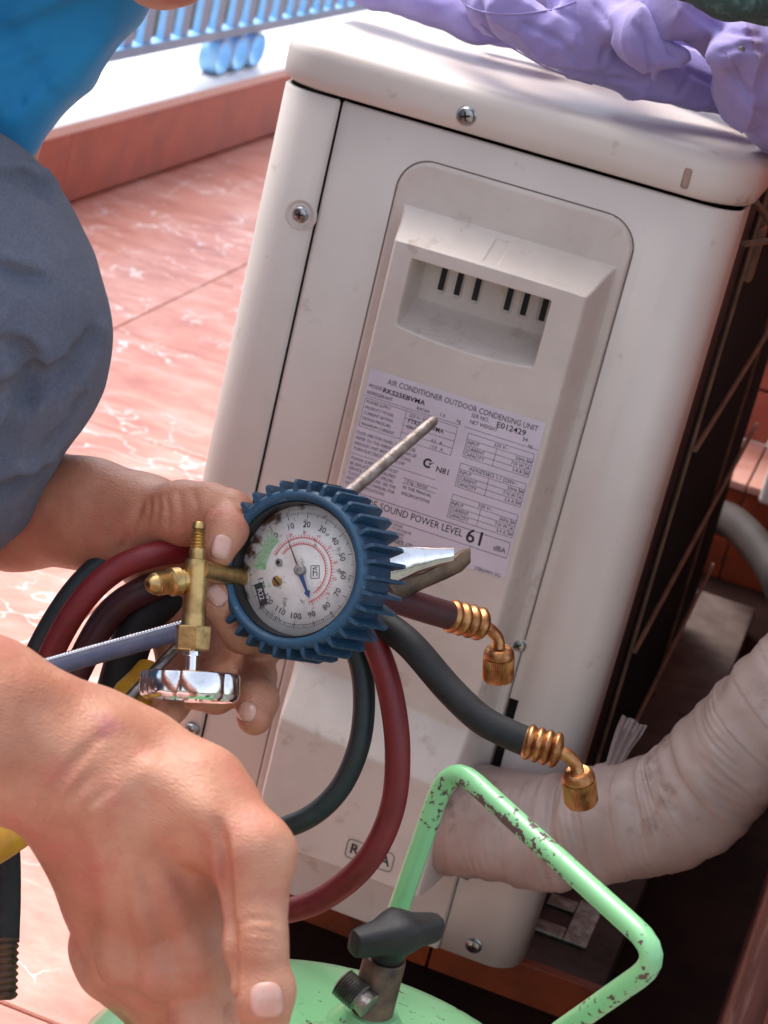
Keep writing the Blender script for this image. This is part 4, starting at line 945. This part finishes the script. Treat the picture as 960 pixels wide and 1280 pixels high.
q = MB(); q.lathe(a, ax, pr_, n=32); q.build('side_port', M['steel'], tk, auto=50)
# black tee handle
th_c = D(494, 1170, .90); tl = D(441, 1180, .885); tr_ = D(549, 1158, .912); tx_ = nrm(tr_ - tl); up_ = np.array([0, 0, 1.]); up_ = nrm(up_ - tx_ * (up_ @ tx_)); tb = np.cross(tx_, up_)
q = MB(); secs = []; hl_ = np.linalg.norm(tr_ - tl) / 2; cen = (tl + tr_) / 2
for s, w_, h_, dz in ((-1, .0020, .0035, .0), (-.97, .0042, .0055, 0), (-.85, .0052, .0062, .0), (-.45, .0066, .0068, .0006), (-.18, .0092, .0080, .0014), (.0, .0102, .0088, .0018), (.18, .0092, .0080, .0014), (.45, .0066, .0068, .0006), (.85, .0052, .0062, .0), (.97, .0042, .0055, 0), (1, .0020, .0035, .0)):
    V = []
    for k in range(16):
        a = 2 * math.pi * (k + .5) / 16; ca, sa = math.cos(a), math.sin(a); V.append(cen + tx_ * hl_ * s + tb * w_ * np.sign(ca) * abs(ca) ** .55 + up_ * (dz + h_ * np.sign(sa) * abs(sa) ** .55))
    secs.append(V)
V = [v for s_ in secs for v in s_]; F = [tuple(range(15, -1, -1)), tuple(16 * (len(secs) - 1) + k for k in range(16))]
for i in range(len(secs) - 1):
    for k in range(16): F.append((i * 16 + k, i * 16 + (k + 1) % 16, (i + 1) * 16 + (k + 1) % 16, (i + 1) * 16 + k))
q.add(V, F); q.lathe(cen, vt - cen, [(0, .010), (np.linalg.norm(vt - cen) * .55, .0078), (np.linalg.norm(vt - cen) + .006, .0064)], n=32)
q.build('tee_handle', M['blackknob'], tk, auto=50)
q = MB(); c1 = D(388, 1250, .875); c1[2] = TZ + .012; q.lathe(c1, (0, 0, 1), [(-.004, .011), (.004, .0098), (.010, .0095), (.0118, .0078), (.0122, .003), (.0122, 0)], n=32); q.build('fusible_plug', M['green'], tk, auto=60)
# bail handle
zh = .36; A_ = P(571, 967, 'Z', zh); B_ = P(823, 1197, 'Z', zh)
def bend(a, c, b, r, n=7):
    a, c, b = map(np.array, (a, c, b)); u = nrm(a - c); v = nrm(b - c); p0 = c + u * r; p1 = c + v * r
    return [(1 - t) ** 2 * p0 + 2 * t * (1 - t) * c + t * t * p1 for t in np.linspace(0, 1, n)]
L1 = D(462, 1240, .965); L2 = P(700, 1290, 'Z', .292); L3 = np.array([TC[0] + .03, TC[1] - .02, TZ + .012])
L3 = L2 + (L2 - B_) * .6; L3[2] = .238
ctr = [L1] + bend(L1, P(563, 950, 'Z', zh + .006), B_, .020) + bend(A_, P(834, 1196, 'Z', zh), L2, .021) + [L2, L3]
pts = [];
for i in range(len(ctr) - 1):
    m_ = max(1, int(np.linalg.norm(ctr[i + 1] - ctr[i]) / .004)); pts += [ctr[i] + (ctr[i + 1] - ctr[i]) * j / m_ for j in range(m_)]
pts.append(ctr[-1])
q = MB(); q.tube(pts, .0049, n=24, spline=False); o = q.build('bail_handle', M['green'], tk, auto=60)
at = o.data.attributes.new('wear', 'FLOAT', 'POINT'); vals = []
N_ = len(pts); iA = min(range(N_), key=lambda i: np.linalg.norm(pts[i] - A_)); iB = min(range(N_), key=lambda i: np.linalg.norm(pts[i] - B_))
for i in range(N_):
    for k in range(24):
        v_ = np.array(o.data.vertices[i * 24 + k].co) - pts[i]; dn = (v_ @ DOWN) / .0056
        if i < iA - 6: w_ = .045 if (v_ @ RIGHT) / .0056 > .55 else -.15
        elif i < iA + 12: w_ = .10 if dn > -.2 else -.02
        elif i < iB - 12: w_ = -.01 + .06 * abs(v_ @ nrm(DOWN - RIGHT)) / .0056
        else: w_ = -.035 + .045 * (dn > .1)
        vals.append(w_)
at.data.foreach_set('value', vals)

# ================================================================== CLOTH ON TOP OF THE UNIT
cl = empty('work_jacket', (.2, .3, ZH), 'crumpled lavender work jacket lying on top of the air conditioner', 'jacket')
def C_(x, y, z): p = P(x, y, 'Z', z); return p
def cloth_disp(seed, amp=.0035, f=38):
    r_ = np.random.default_rng(int(seed)); d1 = nrm([.8, .45, .35]); d2 = nrm([.35, -.75, .55])
    def fn(p, d):
        w1 = wob(p, 22, seed); w2 = wob(p, 55, seed + 2)
        c1 = p @ d1 * f * 1.55 + w1 * 1.5 + w2 * .35; c2 = p @ d2 * f * 2.6 + w1 * 1.9 + seed
        m1 = .5 + .5 * np.sin(p @ np.array([23., 31., 11.]) + seed * 2)
        return amp * 1.5 * m1 * (np.abs(np.sin(c1)) ** .75 - .5) + amp * .6 * (np.abs(np.sin(c2)) ** .7 - .5) * (1 - .5 * m1) - amp * .5 * (.5 - np.abs(np.sin(c1 * .5 + c2 * .3 + 1)) ** .5) + .0004 * np.sin(p[..., 0] * 400 + 5 * w2)
    return fn
flz = (np.array([0, 0, 1.]), 1.5)
# back layer: folded body of the jacket
s = Sdf(.012)
s.chain([C_(415, -22, .624), C_(470, -12, .628), C_(530, 2, .63), C_(600, 22, .63), C_(665, 40, .628)], [.012, .017, .019, .021, .018], fl=flz)
s.chain([C_(440, -80, .63), C_(560, -70, .64), C_(680, -40, .645), C_(820, -10, .65)], [.03, .034, .034, .034], fl=flz)
s.chain([C_(620, 48, .6155), C_(700, 66, .616), C_(780, 88, .616)], [.009, .010, .009], fl=flz)
s.groove([C_(560, -30, .66), C_(585, 10, .655), C_(600, 45, .64)], .002, .01); s.disp = cloth_disp(1, .0046)
quads_obj('jacket_body', [s.mesh(.002)], M['purple'], cl)
s = Sdf(.010)
s.chain([C_(580, -30, .655), C_(630, 12, .648), C_(690, 45, .640), C_(760, 72, .634), C_(830, 95, .631), C_(905, 112, .629)], [.012, .019, .021, .022, .022, .018], fl=(np.array([0, 0, 1.]), 1.25))
s.chain([C_(680, -30, .665), C_(740, 15, .658), C_(800, 52, .652), C_(850, 72, .650)], [.014, .017, .015, .011])
s.chain([C_(860, 85, .628), C_(940, 120, .625)], [.016, .018]); s.chain([C_(835, 45, .64), C_(905, 62, .64)], [.018, .018])
s.groove([C_(700, 10, .68), C_(735, 40, .668), C_(750, 75, .655)], .0015, .008); s.groove([C_(770, 20, .68), C_(795, 60, .67), C_(830, 105, .65)], .0018, .009)
s.groove([C_(840, 60, .675), C_(870, 85, .66), C_(915, 90, .655)], .002, .007)
s.disp = cloth_disp(4, .0056, 45)
SB = s
for pp2 in ([(600, 6), (612, 40), (640, 72)], [(655, 30), (700, 52), (728, 84)], [(745, 5), (762, 40), (752, 78)], [(790, 30), (815, 68), (808, 104)], [(700, 88), (760, 98), (830, 112)], [(835, 60), (862, 88), (850, 118)], [(868, 92), (905, 108), (940, 104)], [(680, 6), (716, 24), (726, 50)]):
    c_, _ = catmull(np.array([[a, b, 0.] for a, b in pp2]), np.zeros(3), 6); hp = [s.hit(a, b, .7, 1.6) for a, b, _c in c_]; hp = [h for h in hp if .606 < h[2] < .75 and h[1] < .6]
    if len(hp) > 3: s.groove(hp, .0017, .0018)
quads_obj('jacket_sleeve', [s.mesh(.0015)], M['purple'], cl, smooth_it=1)
s = Sdf(.008)
s.chain([C_(700, -60, .67), C_(780, -18, .674), C_(860, 20, .672), C_(930, 40, .668), C_(1000, 55, .66)], [.018, .019, .018, .018, .018])
s.chain([C_(1000, 60, .66), C_(940, 62, .664), C_(905, 70, .660)], [.022, .019, .013])
s.chain([C_(905, 66, .660), C_(935, 105, .645), C_(965, 140, .630), C_(990, 170, .615)], [.012, .020, .021, .018])
s.groove([C_(890, 40, .69), C_(915, 75, .68), C_(925, 120, .668)], .0016, .008)
s.disp = cloth_disp(7, .0054, 48)
SC = s
for pp2 in ([(900, 66), (925, 58), (955, 62)], [(905, 78), (930, 110), (950, 146)], [(860, 10), (900, 36), (950, 44)]):
    c_, _ = catmull(np.array([[a, b, 0.] for a, b in pp2]), np.zeros(3), 6); hp = [s.hit(a, b, .7, 1.6) for a, b, _c in c_]; hp = [h for h in hp if .606 < h[2] < .75 and h[1] < .6]
    if len(hp) > 3: s.groove(hp, .0017, .0018)
quads_obj('jacket_collar', [s.mesh(.0015)], M['purple'], cl, smooth_it=1)
SEAM = mat('seam_thread', (.30, .25, .50), .9)
for S_, pp2 in ((SB, [(575, 2), (600, 14), (640, 18), (690, 12), (720, 2)]), (SB, [(600, 30), (640, 62), (700, 92), (760, 112)]), (SC, [(905, 62), (925, 95), (940, 130)])):
    k_, _ = catmull(np.array([[a, b, 0.] for a, b in pp2]), np.zeros(len(pp2)), 6)
    hp = [S_.hit(a, b, .7, 1.6) for a, b, _c in k_]; hp = [h for h in hp if h[2] > .6 and h[1] < .6]
    if len(hp) > 3: q = MB(); q.tube(hp, .0005, n=6, spline=False); q.build('seam_stitch', SEAM, cl)
b0 = SC.hit(927, 62, .7, 1.6); q = MB(); q.lathe(b0, -ray(927, 62), [(-.001, .0019), (.0006, .0019), (.0009, .0013), (.0005, .0006), (.0005, 0)], n=16); q.build('snap_button', M['steel'], cl)
s = Sdf(.01); s.chain([C_(760, -70, .70), C_(840, -36, .700), C_(910, -8, .699), C_(990, 8, .696)], [.017, .018, .018, .018], fl=flz); s.disp = cloth_disp(9, .002, 60)
tag(quads_obj('green_cloth', [s.mesh(.002)], M['greencloth']), 'dark green cloth bundled on top of the lavender jacket', 'cloth')
# ================================================================== THE TECHNICIAN
HIP = np.array([-.50, -.52, .30])
man = empty('person', (-.30, -.45, 0), 'crouching person in blue shirt and jeans holding the gauge, other hand on green tank', 'person')
lsh = D(40, -190, 1.10); rsh = lsh + np.array([-.13, -.33, .02]); neck = (lsh + rsh) / 2 + np.array([.03, .02, .03])
lel = D(-150, 585, 1.09); rel = D(-620, 600, .74); chest = (lsh + rsh) / 2 + np.array([-.10, -.02, -.12])
lsk = .0
s = Sdf(.010)
# ---- left arm and hand (palm side seen), gripping the gauge from behind
LW = D(178, 655, 1.045)
s.chain([lsh, lel], [.045, .038], k=.02)
s.chain([lel, D(20, 632, 1.075), D(110, 642, 1.055), LW], [.040, .031, .0255, .0225], k=.015, fl=(nrm(FWD), 1.15))
pal = D(225, 690, 1.055)
# palm slab and thenar pad
s.cap(LW, D(232, 668, 1.05), .0215, .0190, k=.012); s.cap(LW, D(228, 715, 1.062), .020, .017, k=.012); s.cap(D(190, 690, 1.06), D(235, 770, 1.062), .018, .016, k=.012)
s.chain([D(195, 648, 1.03), D(230, 642, 1.018), D(262, 637, 1.008)], [.0168, .0150, .0120], k=.008)
s.chain([D(262, 636, 1.010), D(288, 642, 1.004), D(283, 662, .990), D(273, 690, .984)], [.0122, .0108, .0098, .0079], k=.005)   # thumb bends down over the boot's edge
# index: out behind the boot, folded back to the valve
s.chain([D(240, 690, 1.055), D(300, 745, 1.06), D(337, 800, 1.035), D(303, 792, 1.004), D(270, 748, .992), D(264, 737, .990)], [.0122, .0102, .0102, .0092, .0080, .0076], k=.004)
# middle, ring, little fingers below the index
s.chain([D(235, 760, 1.06), D(285, 822, 1.055), D(318, 845, 1.03), D(322, 875, 1.0), D(318, 897, .992)], [.0130, .0110, .0105, .0098, .0086], k=.004)
s.chain([D(225, 775, 1.062), D(262, 838, 1.055), D(285, 858, 1.03), D(270, 868, 1.0), D(250, 868, .995)], [.0125, .0105, .0100, .0090, .0080], k=.004)
s.chain([D(210, 770, 1.062), D(222, 835, 1.055), D(224, 865, 1.03), D(214, 880, 1.0), D(210, 892, .99)], [.0115, .0100, .0095, .0086, .0075], k=.004)
# creases: wrist, thenar lines, knuckle folds
def surf_groove(S, pts, r, k, deep=0):
    c_, _ = catmull(np.array([[a, b, 0.] for a, b in pts]), np.zeros(len(pts)), 5); pts = [(a, b) for a, b, _z in c_]
    H_ = [S.hit(x, y, .6, 1.3) for x, y in pts]; n_ = len(pts); off = np.sin(np.linspace(.15, 1, n_) * math.pi * .93) * 1.0
    S.groove([h - ray(*p) * r * (1.25 - .9 * o_ - deep) for h, p, o_ in zip(H_, pts, off)], r, k)
for pts, r, k in (([(176, 628), (168, 650), (158, 672), (150, 690)], .0012, .0022), ([(196, 618), (197, 638), (192, 655)], .0009, .0018), ([(207, 618), (210, 640), (208, 660)], .0008, .0018), ([(222, 614), (226, 640), (222, 664)], .0008, .0016),
                  ([(186, 622), (186, 640), (180, 655)], .0009, .0018), ([(240, 612), (246, 632), (244, 650)], .0007, .0016), ([(286, 622), (297, 628), (302, 640)], .0007, .0014)):
    surf_groove(s, pts, r, k)
lo = np.min([D(-60, 560, 1.1), D(-60, 760, 1.1), LW - .08], 0) - .03
lo = np.array([D(-70, 640, 1.08)[0] - .02, LW[1] - .13, LW[2] - .16]); hi = np.array([D(360, 760, 1.03)[0] + .03, LW[1] + .12, LW[2] + .10])
partL = s.mesh(.00105, lo, hi)
# ---- right forearm and hand (back of hand seen) reaching down to the tank
r = Sdf(.010)
RW = D(116, 968, .775)
r.chain([rsh, rel], [.047, .042], k=.02)
r.chain([rel, D(-150, 862, .75), D(-20, 910, .762), D(60, 943, .772), RW], [.047, .036, .0298, .0262, .0250], k=.015, fl=(nrm(FWD), 1.12))
# metacarpal fan
mc = {'i': D(245, 1195, .785), 'm': D(198, 1212, .792), 'r': D(160, 1205, .803), 'p': D(136, 1188, .818)}
r.cap(RW, mc['i'], .0225, .0150, k=.014); r.cap(RW, mc['m'], .0235, .0145, k=.014); r.cap(RW, mc['r'], .0235, .0135, k=.014); r.cap(RW, mc['p'], .0220, .0125, k=.014)
r.cap(D(190, 1010, .785), D(235, 1120, .79), .024, .0185, k=.016)
# fingers fold down and away round the tank's valve gear
fl_ = {'i': [(258, 1290, .780), (280, 1395, .80), (330, 1450, .84)], 'm': [(216, 1285, .808), (222, 1400, .835), (275, 1465, .86)],
       'r': [(178, 1238, .848), (215, 1300, .870), (260, 1380, .86)], 'p': [(146, 1222, .860), (190, 1280, .885), (235, 1345, .88)]}
for f_, (r0, r1, r2, r3) in {'i': (.0150, .0128, .0105, .0082), 'm': (.0145, .0122, .0105, .0083), 'r': (.0132, .0112, .0098, .0078), 'p': (.0122, .0100, .0088, .0070)}.items():
    r.chain([mc[f_]] + [D(*p) for p in fl_[f_]], [r0, r1, r2, r3], k=.006)
# thumb: strong basal joint at the right, straight down
r.chain([D(165, 968, .775), D(248, 1002, .765), D(311, 1068, .752)], [.0205, .0182, .0146], k=.013)
r.cap(D(245, 1000, .775), D(243, 1150, .783), .0175, .0135, k=.008)
r.cap(mc['p'] + FWD * .004, D(150, 1206, .812), .0150, .0150, k=.008)
r.chain([D(311, 1066, .752), D(318, 1120, .750), D(320, 1180, .746), D(329, 1240, .742), D(332, 1268, .745)], [.0140, .0116, .0112, .0105, .0088], k=.004)
for a_, b_, ra_, rb_ in (((150, 985), (236, 1180), .0034, .0050), ((140, 1000), (196, 1195), .0030, .0048), ((120, 1010), (150, 1190), .0028, .0045), ((190, 965), (300, 1050), .0040, .0052)):
    A1 = r.hit(*a_, .6, 1.2); B1 = r.hit(*b_, .6, 1.2); r.cap(A1 + nrm(ray(*a_)) * (ra_ * .62), B1 + nrm(ray(*b_)) * (rb_ * .55), ra_, rb_, k=.006)
for c_, ra_ in (((243, 1196), .0085), ((197, 1208), .0085), ((150, 1200), .0080), ((324, 1170), .0075)):
    A1 = r.hit(*c_, .6, 1.2); r.cap(A1 + nrm(ray(*c_)) * ra_ * .72, A1 + nrm(ray(*c_)) * ra_ * .72 + DOWN * .003, ra_, k=.007)
r.cap(D(313, 1058, .750), D(324, 1075, .750), .0125, .0115, k=.008)
r.cap(D(152, 985, .748 + .02), D(98, 955, .765), .010, .012, k=.02)
# the wrinkled side below the index metacarpal
surf_groove(r, [(272, 1030), (280, 1085), (284, 1140), (287, 1185), (289, 1230), (292, 1290)], .0028, .0016, .45)
for pts, rr_, k in (([(292, 1158), (312, 1150), (335, 1150), (356, 1156)], .0007, .0016), ([(293, 1170), (318, 1164), (340, 1166), (358, 1172)], .0009, .0018), ([(296, 1182), (320, 1178), (345, 1180), (360, 1186)], .0007, .0016),
                    ([(300, 1192), (325, 1190), (350, 1193)], .0005, .0014), ([(170, 1208), (195, 1196), (222, 1192)], .0006, .0018), ([(178, 1190), (200, 1180), (225, 1178)], .0005, .0016), ([(180, 1216), (204, 1206), (232, 1204)], .0005, .0016),
                    ([(45, 1030), (62, 992), (96, 950), (128, 918)], .0011, .0028), ([(62, 1040), (85, 1000), (118, 965)], .0008, .0022), ([(85, 1045), (108, 1010), (140, 985)], .0006, .002)):
    surf_groove(r, pts, rr_, k)
def bulge(p, d):
    return -.0006 * np.sin(p[..., 0] * 210 + 1) * np.sin(p[..., 2] * 160 + p[..., 1] * 120) - .0009 * wob(p, 75, 2) * .5
r.disp = bulge; s.disp = lambda p, d: -.0004 * wob(p, 120, 3)
lo = np.array([D(-60, 900, .76)[0] - .02, RW[1] - .09, D(200, 1470, .87)[2] - .01]); hi = np.array([D(360, 1100, .75)[0] + .03, RW[1] + .14, D(0, 800, .74)[2] + .02])
partR = r.mesh(.0011, lo, hi)
sp = r.hit(136, 905, .6, 1.2)                          # small purple bruise near the wrist
m_ = M['skin']; n_ = m_.node_tree.nodes; L = m_.node_tree.links; b_ = n_["Principled BSDF"]
tc = n_.new("ShaderNodeTexCoord"); vd = n_.new("ShaderNodeVectorMath"); vd.operation = 'DISTANCE'; vd.inputs[1].default_value = tuple(sp); L.new(tc.outputs["Object"], vd.inputs[0])
nn_ = n_.new("ShaderNodeTexNoise"); nn_.inputs["Scale"].default_value = 160; L.new(tc.outputs["Object"], nn_.inputs["Vector"])
mm = n_.new("ShaderNodeMath"); mm.operation = 'MULTIPLY_ADD'; mm.inputs[1].default_value = .010; L.new(nn_.outputs[0], mm.inputs[0]); L.new(vd.outputs["Value"], mm.inputs[2])
rr = n_.new("ShaderNodeMapRange"); rr.inputs[1].default_value = .0055; rr.inputs[2].default_value = .0125; rr.inputs[3].default_value = .75; rr.inputs[4].default_value = 0; L.new(mm.outputs[0], rr.inputs[0])
xx = n_.new("ShaderNodeMix"); xx.data_type = 'RGBA'; L.new(rr.outputs[0], xx.inputs[0]); L.new(b_.inputs["Base Color"].links[0].from_socket, xx.inputs[6]); xx.inputs[7].default_value = (.30, .08, .10, 1); L.new(xx.outputs[2], b_.inputs["Base Color"])
# ---- rest of the body, coarse, all one with the arms
t = Sdf(.03)
t.pr += [q for q in s.pr[:2]] + [q for q in r.pr[:2]]
pel = HIP; t.chain([pel, (pel + chest) / 2 + [-.02, 0, .02], chest], [.125, .115, .12], fl=(np.array([0, 1, 0.]), .85))
t.chain([lsh + [-.01, -.02, -.01], neck - [0, 0, .01], rsh], [.055, .06, .055])
head = D(170, -330, 1.0); chin = D(205, -66, .985); hd = head + np.array([-.01, -.01, .02])
t.chain([neck, hd + [-.03, -.02, -.05]], [.05, .052])
t.cap(hd + [-.02, -.01, .03], hd + [.02, .01, .0], .085, .078); t.cap(hd, chin, .068, .030, k=.03)
fwd_h = nrm(np.array([.75, .25, -.45])); sideh = nrm(np.cross(fwd_h, [0, 0, 1.]))
fc = hd + fwd_h * .085 + np.array([0, 0, -.005])
t.cap(fc + [0, 0, .02], fc + fwd_h * .018 + [0, 0, -.015], .008, .012, k=.012)                      # nose
t.cap(fc + fwd_h * .004 - sideh * .018 + [0, 0, -.045], fc + fwd_h * .004 + sideh * .018 + [0, 0, -.045], .007, .007, k=.008)   # mouth
for sg in (-1, 1):
    t.cap(hd + sideh * sg * .078 + [-.005, 0, .015], hd + sideh * sg * .080 + [-.01, 0, -.02], .010, .008, k=.008)               # ears
    t.cap(fc + sideh * sg * .03 + [-.006, 0, .024], fc + sideh * sg * .045 + [-.012, 0, .022], .010, .008, k=.01)                # brows
LK = D(-60, 372, 1.035); LHp = HIP + [.0, .10, -.01]; LA = np.array([-.20, -.30, .10]); LF = LA + [.13, .01, -.075]
RHp = HIP + [.0, -.10, -.01]; RK = np.array([-.16, -.78, .44]); RA = np.array([-.33, -.74, .10]); RF = RA + [.13, -.02, -.075]
for h_, k_, a_, f_ in ((LHp, LK, LA, LF), (RHp, RK, RA, RF)):
    t.chain([h_, k_ + [-.03, 0, -.01]], [.07, .045]); t.chain([k_ + [-.03, 0, -.01], a_], [.045, .033]); t.chain([a_, f_], [.03, .025])
body_c = t.mesh(.006)
# drop the coarse copy where the fine arms take over
def clipq(part, keepf):
    V, Q = part; cen = V[Q].mean(1); m_ = keepf(cen); return V, Q[m_]
fineL = (np.array([D(-70, 640, 1.08)[0] - .005, LW[1] - .12, LW[2] - .15]), np.array([1, LW[1] + .11, LW[2] + .09]))
body = quads_obj('body', [partL, partR, body_c], M['skin'], man, smooth_it=3)
# nails: thin curved plates laid on the finger ends
def nail(S, cx, cy, ax2, wpx, lpx, lift=.0004, d0=.6):
    """cx,cy centre; ax2 = (dx,dy) towards the fingertip"""
    u = nrm(np.array(ax2)); v = np.array([-u[1], u[0]]); V = []; nu, nv = 9, 9
    for i in range(nu):
        for j in range(nv):
            a = -1 + 2 * i / (nu - 1); b = -1 + 2 * j / (nv - 1); 
            sx_ = a * (1 - .22 * abs(b) ** 3) ; sy_ = b * (1 - .25 * max(a, 0) ** 4 - .30 * max(-a, 0) ** 4)
            p = np.array([cx, cy]) + u * sx_ * lpx / 2 + v * sy_ * wpx / 2; h = S.hit(p[0], p[1], d0, 1.3); edge = max(abs(a), abs(b))
            V.append(h - nrm(ray(*p)) * (lift if edge < .99 else -.0004))
    F = [(i * nv + j, (i + 1) * nv + j, (i + 1) * nv + j + 1, i * nv + j + 1) for i in range(nu - 1) for j in range(nv - 1)]
    q = MB(); q.add(V, F); o = q.build('fingernail', M['nail'], man, auto=0); md = o.modifiers.new('t', 'SOLIDIFY'); md.thickness = .0006; md.offset = -1; return o
nail(r, 333, 1250, (.12, 1), 44, 50)
nail(s, 277, 684, (-.25, 1), 27, 34)
nail(s, 271, 744, (-.62, -.8), 24, 32)
nail(s, 309, 889, (-.3, 1), 24, 26)
# face details, hair, clothes
q = MB()
for sg in (-1, 1): q.lathe(fc + sideh * sg * .032 + [-.004, 0, .010], fwd_h, [(-.004, .010), (.002, .009), (.006, .005), (.007, 0)], n=16)
q.build('eyes', mat('eye_white', (.7, .68, .65), .2), man)
hs_ = Sdf(.02); hs_.cap(hd + [-.035, -.015, .045], hd + [.0, .0, .035], .083, .078); hs_.cap(hd + [-.05, -.02, .0], hd + [-.03, -.01, .04], .075, .08); hs_.disp = lambda p, d: -.003 * wob(p, 120, 1)
quads_obj('hair', [hs_.mesh(.004)], M['hair'], man)
# jeans
j = Sdf(.02)
thk = .086
j.chain([HIP + [-.02, .06, 0], HIP + [-.02, -.06, 0]], [.145, .145], k=.04)
j.chain([LHp, D(-330, 300, 1.08), D(-80, 330, 1.03)], [.10, .09, .067], k=.02)
j.chain([D(-80, 330, 1.03), D(-58, 420, 1.03), D(-106, 560, 1.035), LA + [0, 0, .05]], [.067, .073, .061, .05], k=.02)
j.chain([RHp, RK], [.10, .070], k=.03); j.chain([RK, RA + [0, 0, .05]], [.068, .05], k=.03)
jr = []
def jg(pts, r, k):
    hs2 = [j.hit(x + 4, y - 13, .6, 1.3) for x, y in pts]
    surf_groove(j, pts, r * 1.5, .0035, .35); jr.append((hs2, r))
j.disp = lambda p, d: -.0013 * (1 - np.abs(np.sin(p @ np.array([30., 10., 62.]) + 1.6 * wob(p, 18, 2)))) ** 1.5 - .0005 * np.abs(wob(p, 60, 5)) - .0002 * wob(p, 120, 1)
for pts, r_, k in (([(-30, 520), (10, 498), (42, 484), (80, 470), (112, 440), (124, 425)], .0045, .010), ([(0, 432), (26, 438), (38, 455), (42, 478), (38, 490)], .0030, .007), ([(34, 490), (30, 515), (14, 545), (8, 570), (-10, 585)], .0030, .008),
                    ([(-20, 226), (20, 224), (48, 232), (66, 244)], .0030, .009), ([(-10, 330), (20, 345), (55, 350)], .0025, .012), ([(60, 560), (85, 530), (104, 500)], .002, .010), ([(0, 620), (30, 600), (60, 590)], .0025, .010)):
    jg(pts, r_, k)
for h2, r_ in jr: j.chain([h + nrm(ray(480, 640)) * r_ * .35 for h in h2], [r_ * .6] + [r_ * 1.1] * (len(h2) - 2) + [r_ * .6], k=.005)
jm = quads_obj('jeans', [j.mesh(.0028)], M['denim'], man, smooth_it=1)
# blue shirt: torso and the hanging left sleeve
b = Sdf(.02)
b.chain([HIP + [-.02, 0, .06], (pel + chest) / 2 + [-.03, 0, .03], chest], [.145, .14, .145], k=.05, fl=(np.array([0, 1, 0.]), .8))
b.chain([lsh, chest, rsh], [.075, .12, .075], k=.04)
b.chain([D(75, -150, 1.09), D(85, -50, 1.085), D(42, 35, 1.083), D(3, 108, 1.082), D(-2, 165, 1.085)], [.060, .045, .0385, .0320, .0195], k=.01)
b.chain([rsh, rsh + (rel - rsh) * .5], [.075, .062], k=.04)
b.disp = lambda p, d: -.0020 * (1 - np.abs(np.sin(p @ np.array([25., 8., 48.]) + 1.8 * wob(p, 14, 3)))) ** 1.6 - .001 * np.abs(wob(p, 60, 6))
for pts, r_, k in (([(10, 128), (28, 118), (50, 112), (75, 124)], .0016, .004), ([(-5, 60), (40, 45), (90, 25), (130, 8)], .004, .014), ([(-5, 105), (40, 92), (75, 70), (120, 45)], .003, .012), ([(30, 108), (24, 126), (8, 140)], .0015, .004)):
    surf_groove(b, pts, r_ * 1.5, k * .5, .5)
quads_obj('shirt', [b.mesh(.0034)], M['shirt'], man, smooth_it=1)
for a_, f_ in ((LA, LF), (RA, RF)):
    z = Sdf(.02); z.chain([a_ + [-.03, 0, -.03], f_ + [-.03, 0, 0], f_ + [.06, 0, -.005]], [.036, .034, .027], fl=(np.array([0, 0, 1.]), 1.1)); quads_obj('shoe', [z.mesh(.005)], M['darkcloth'], man)
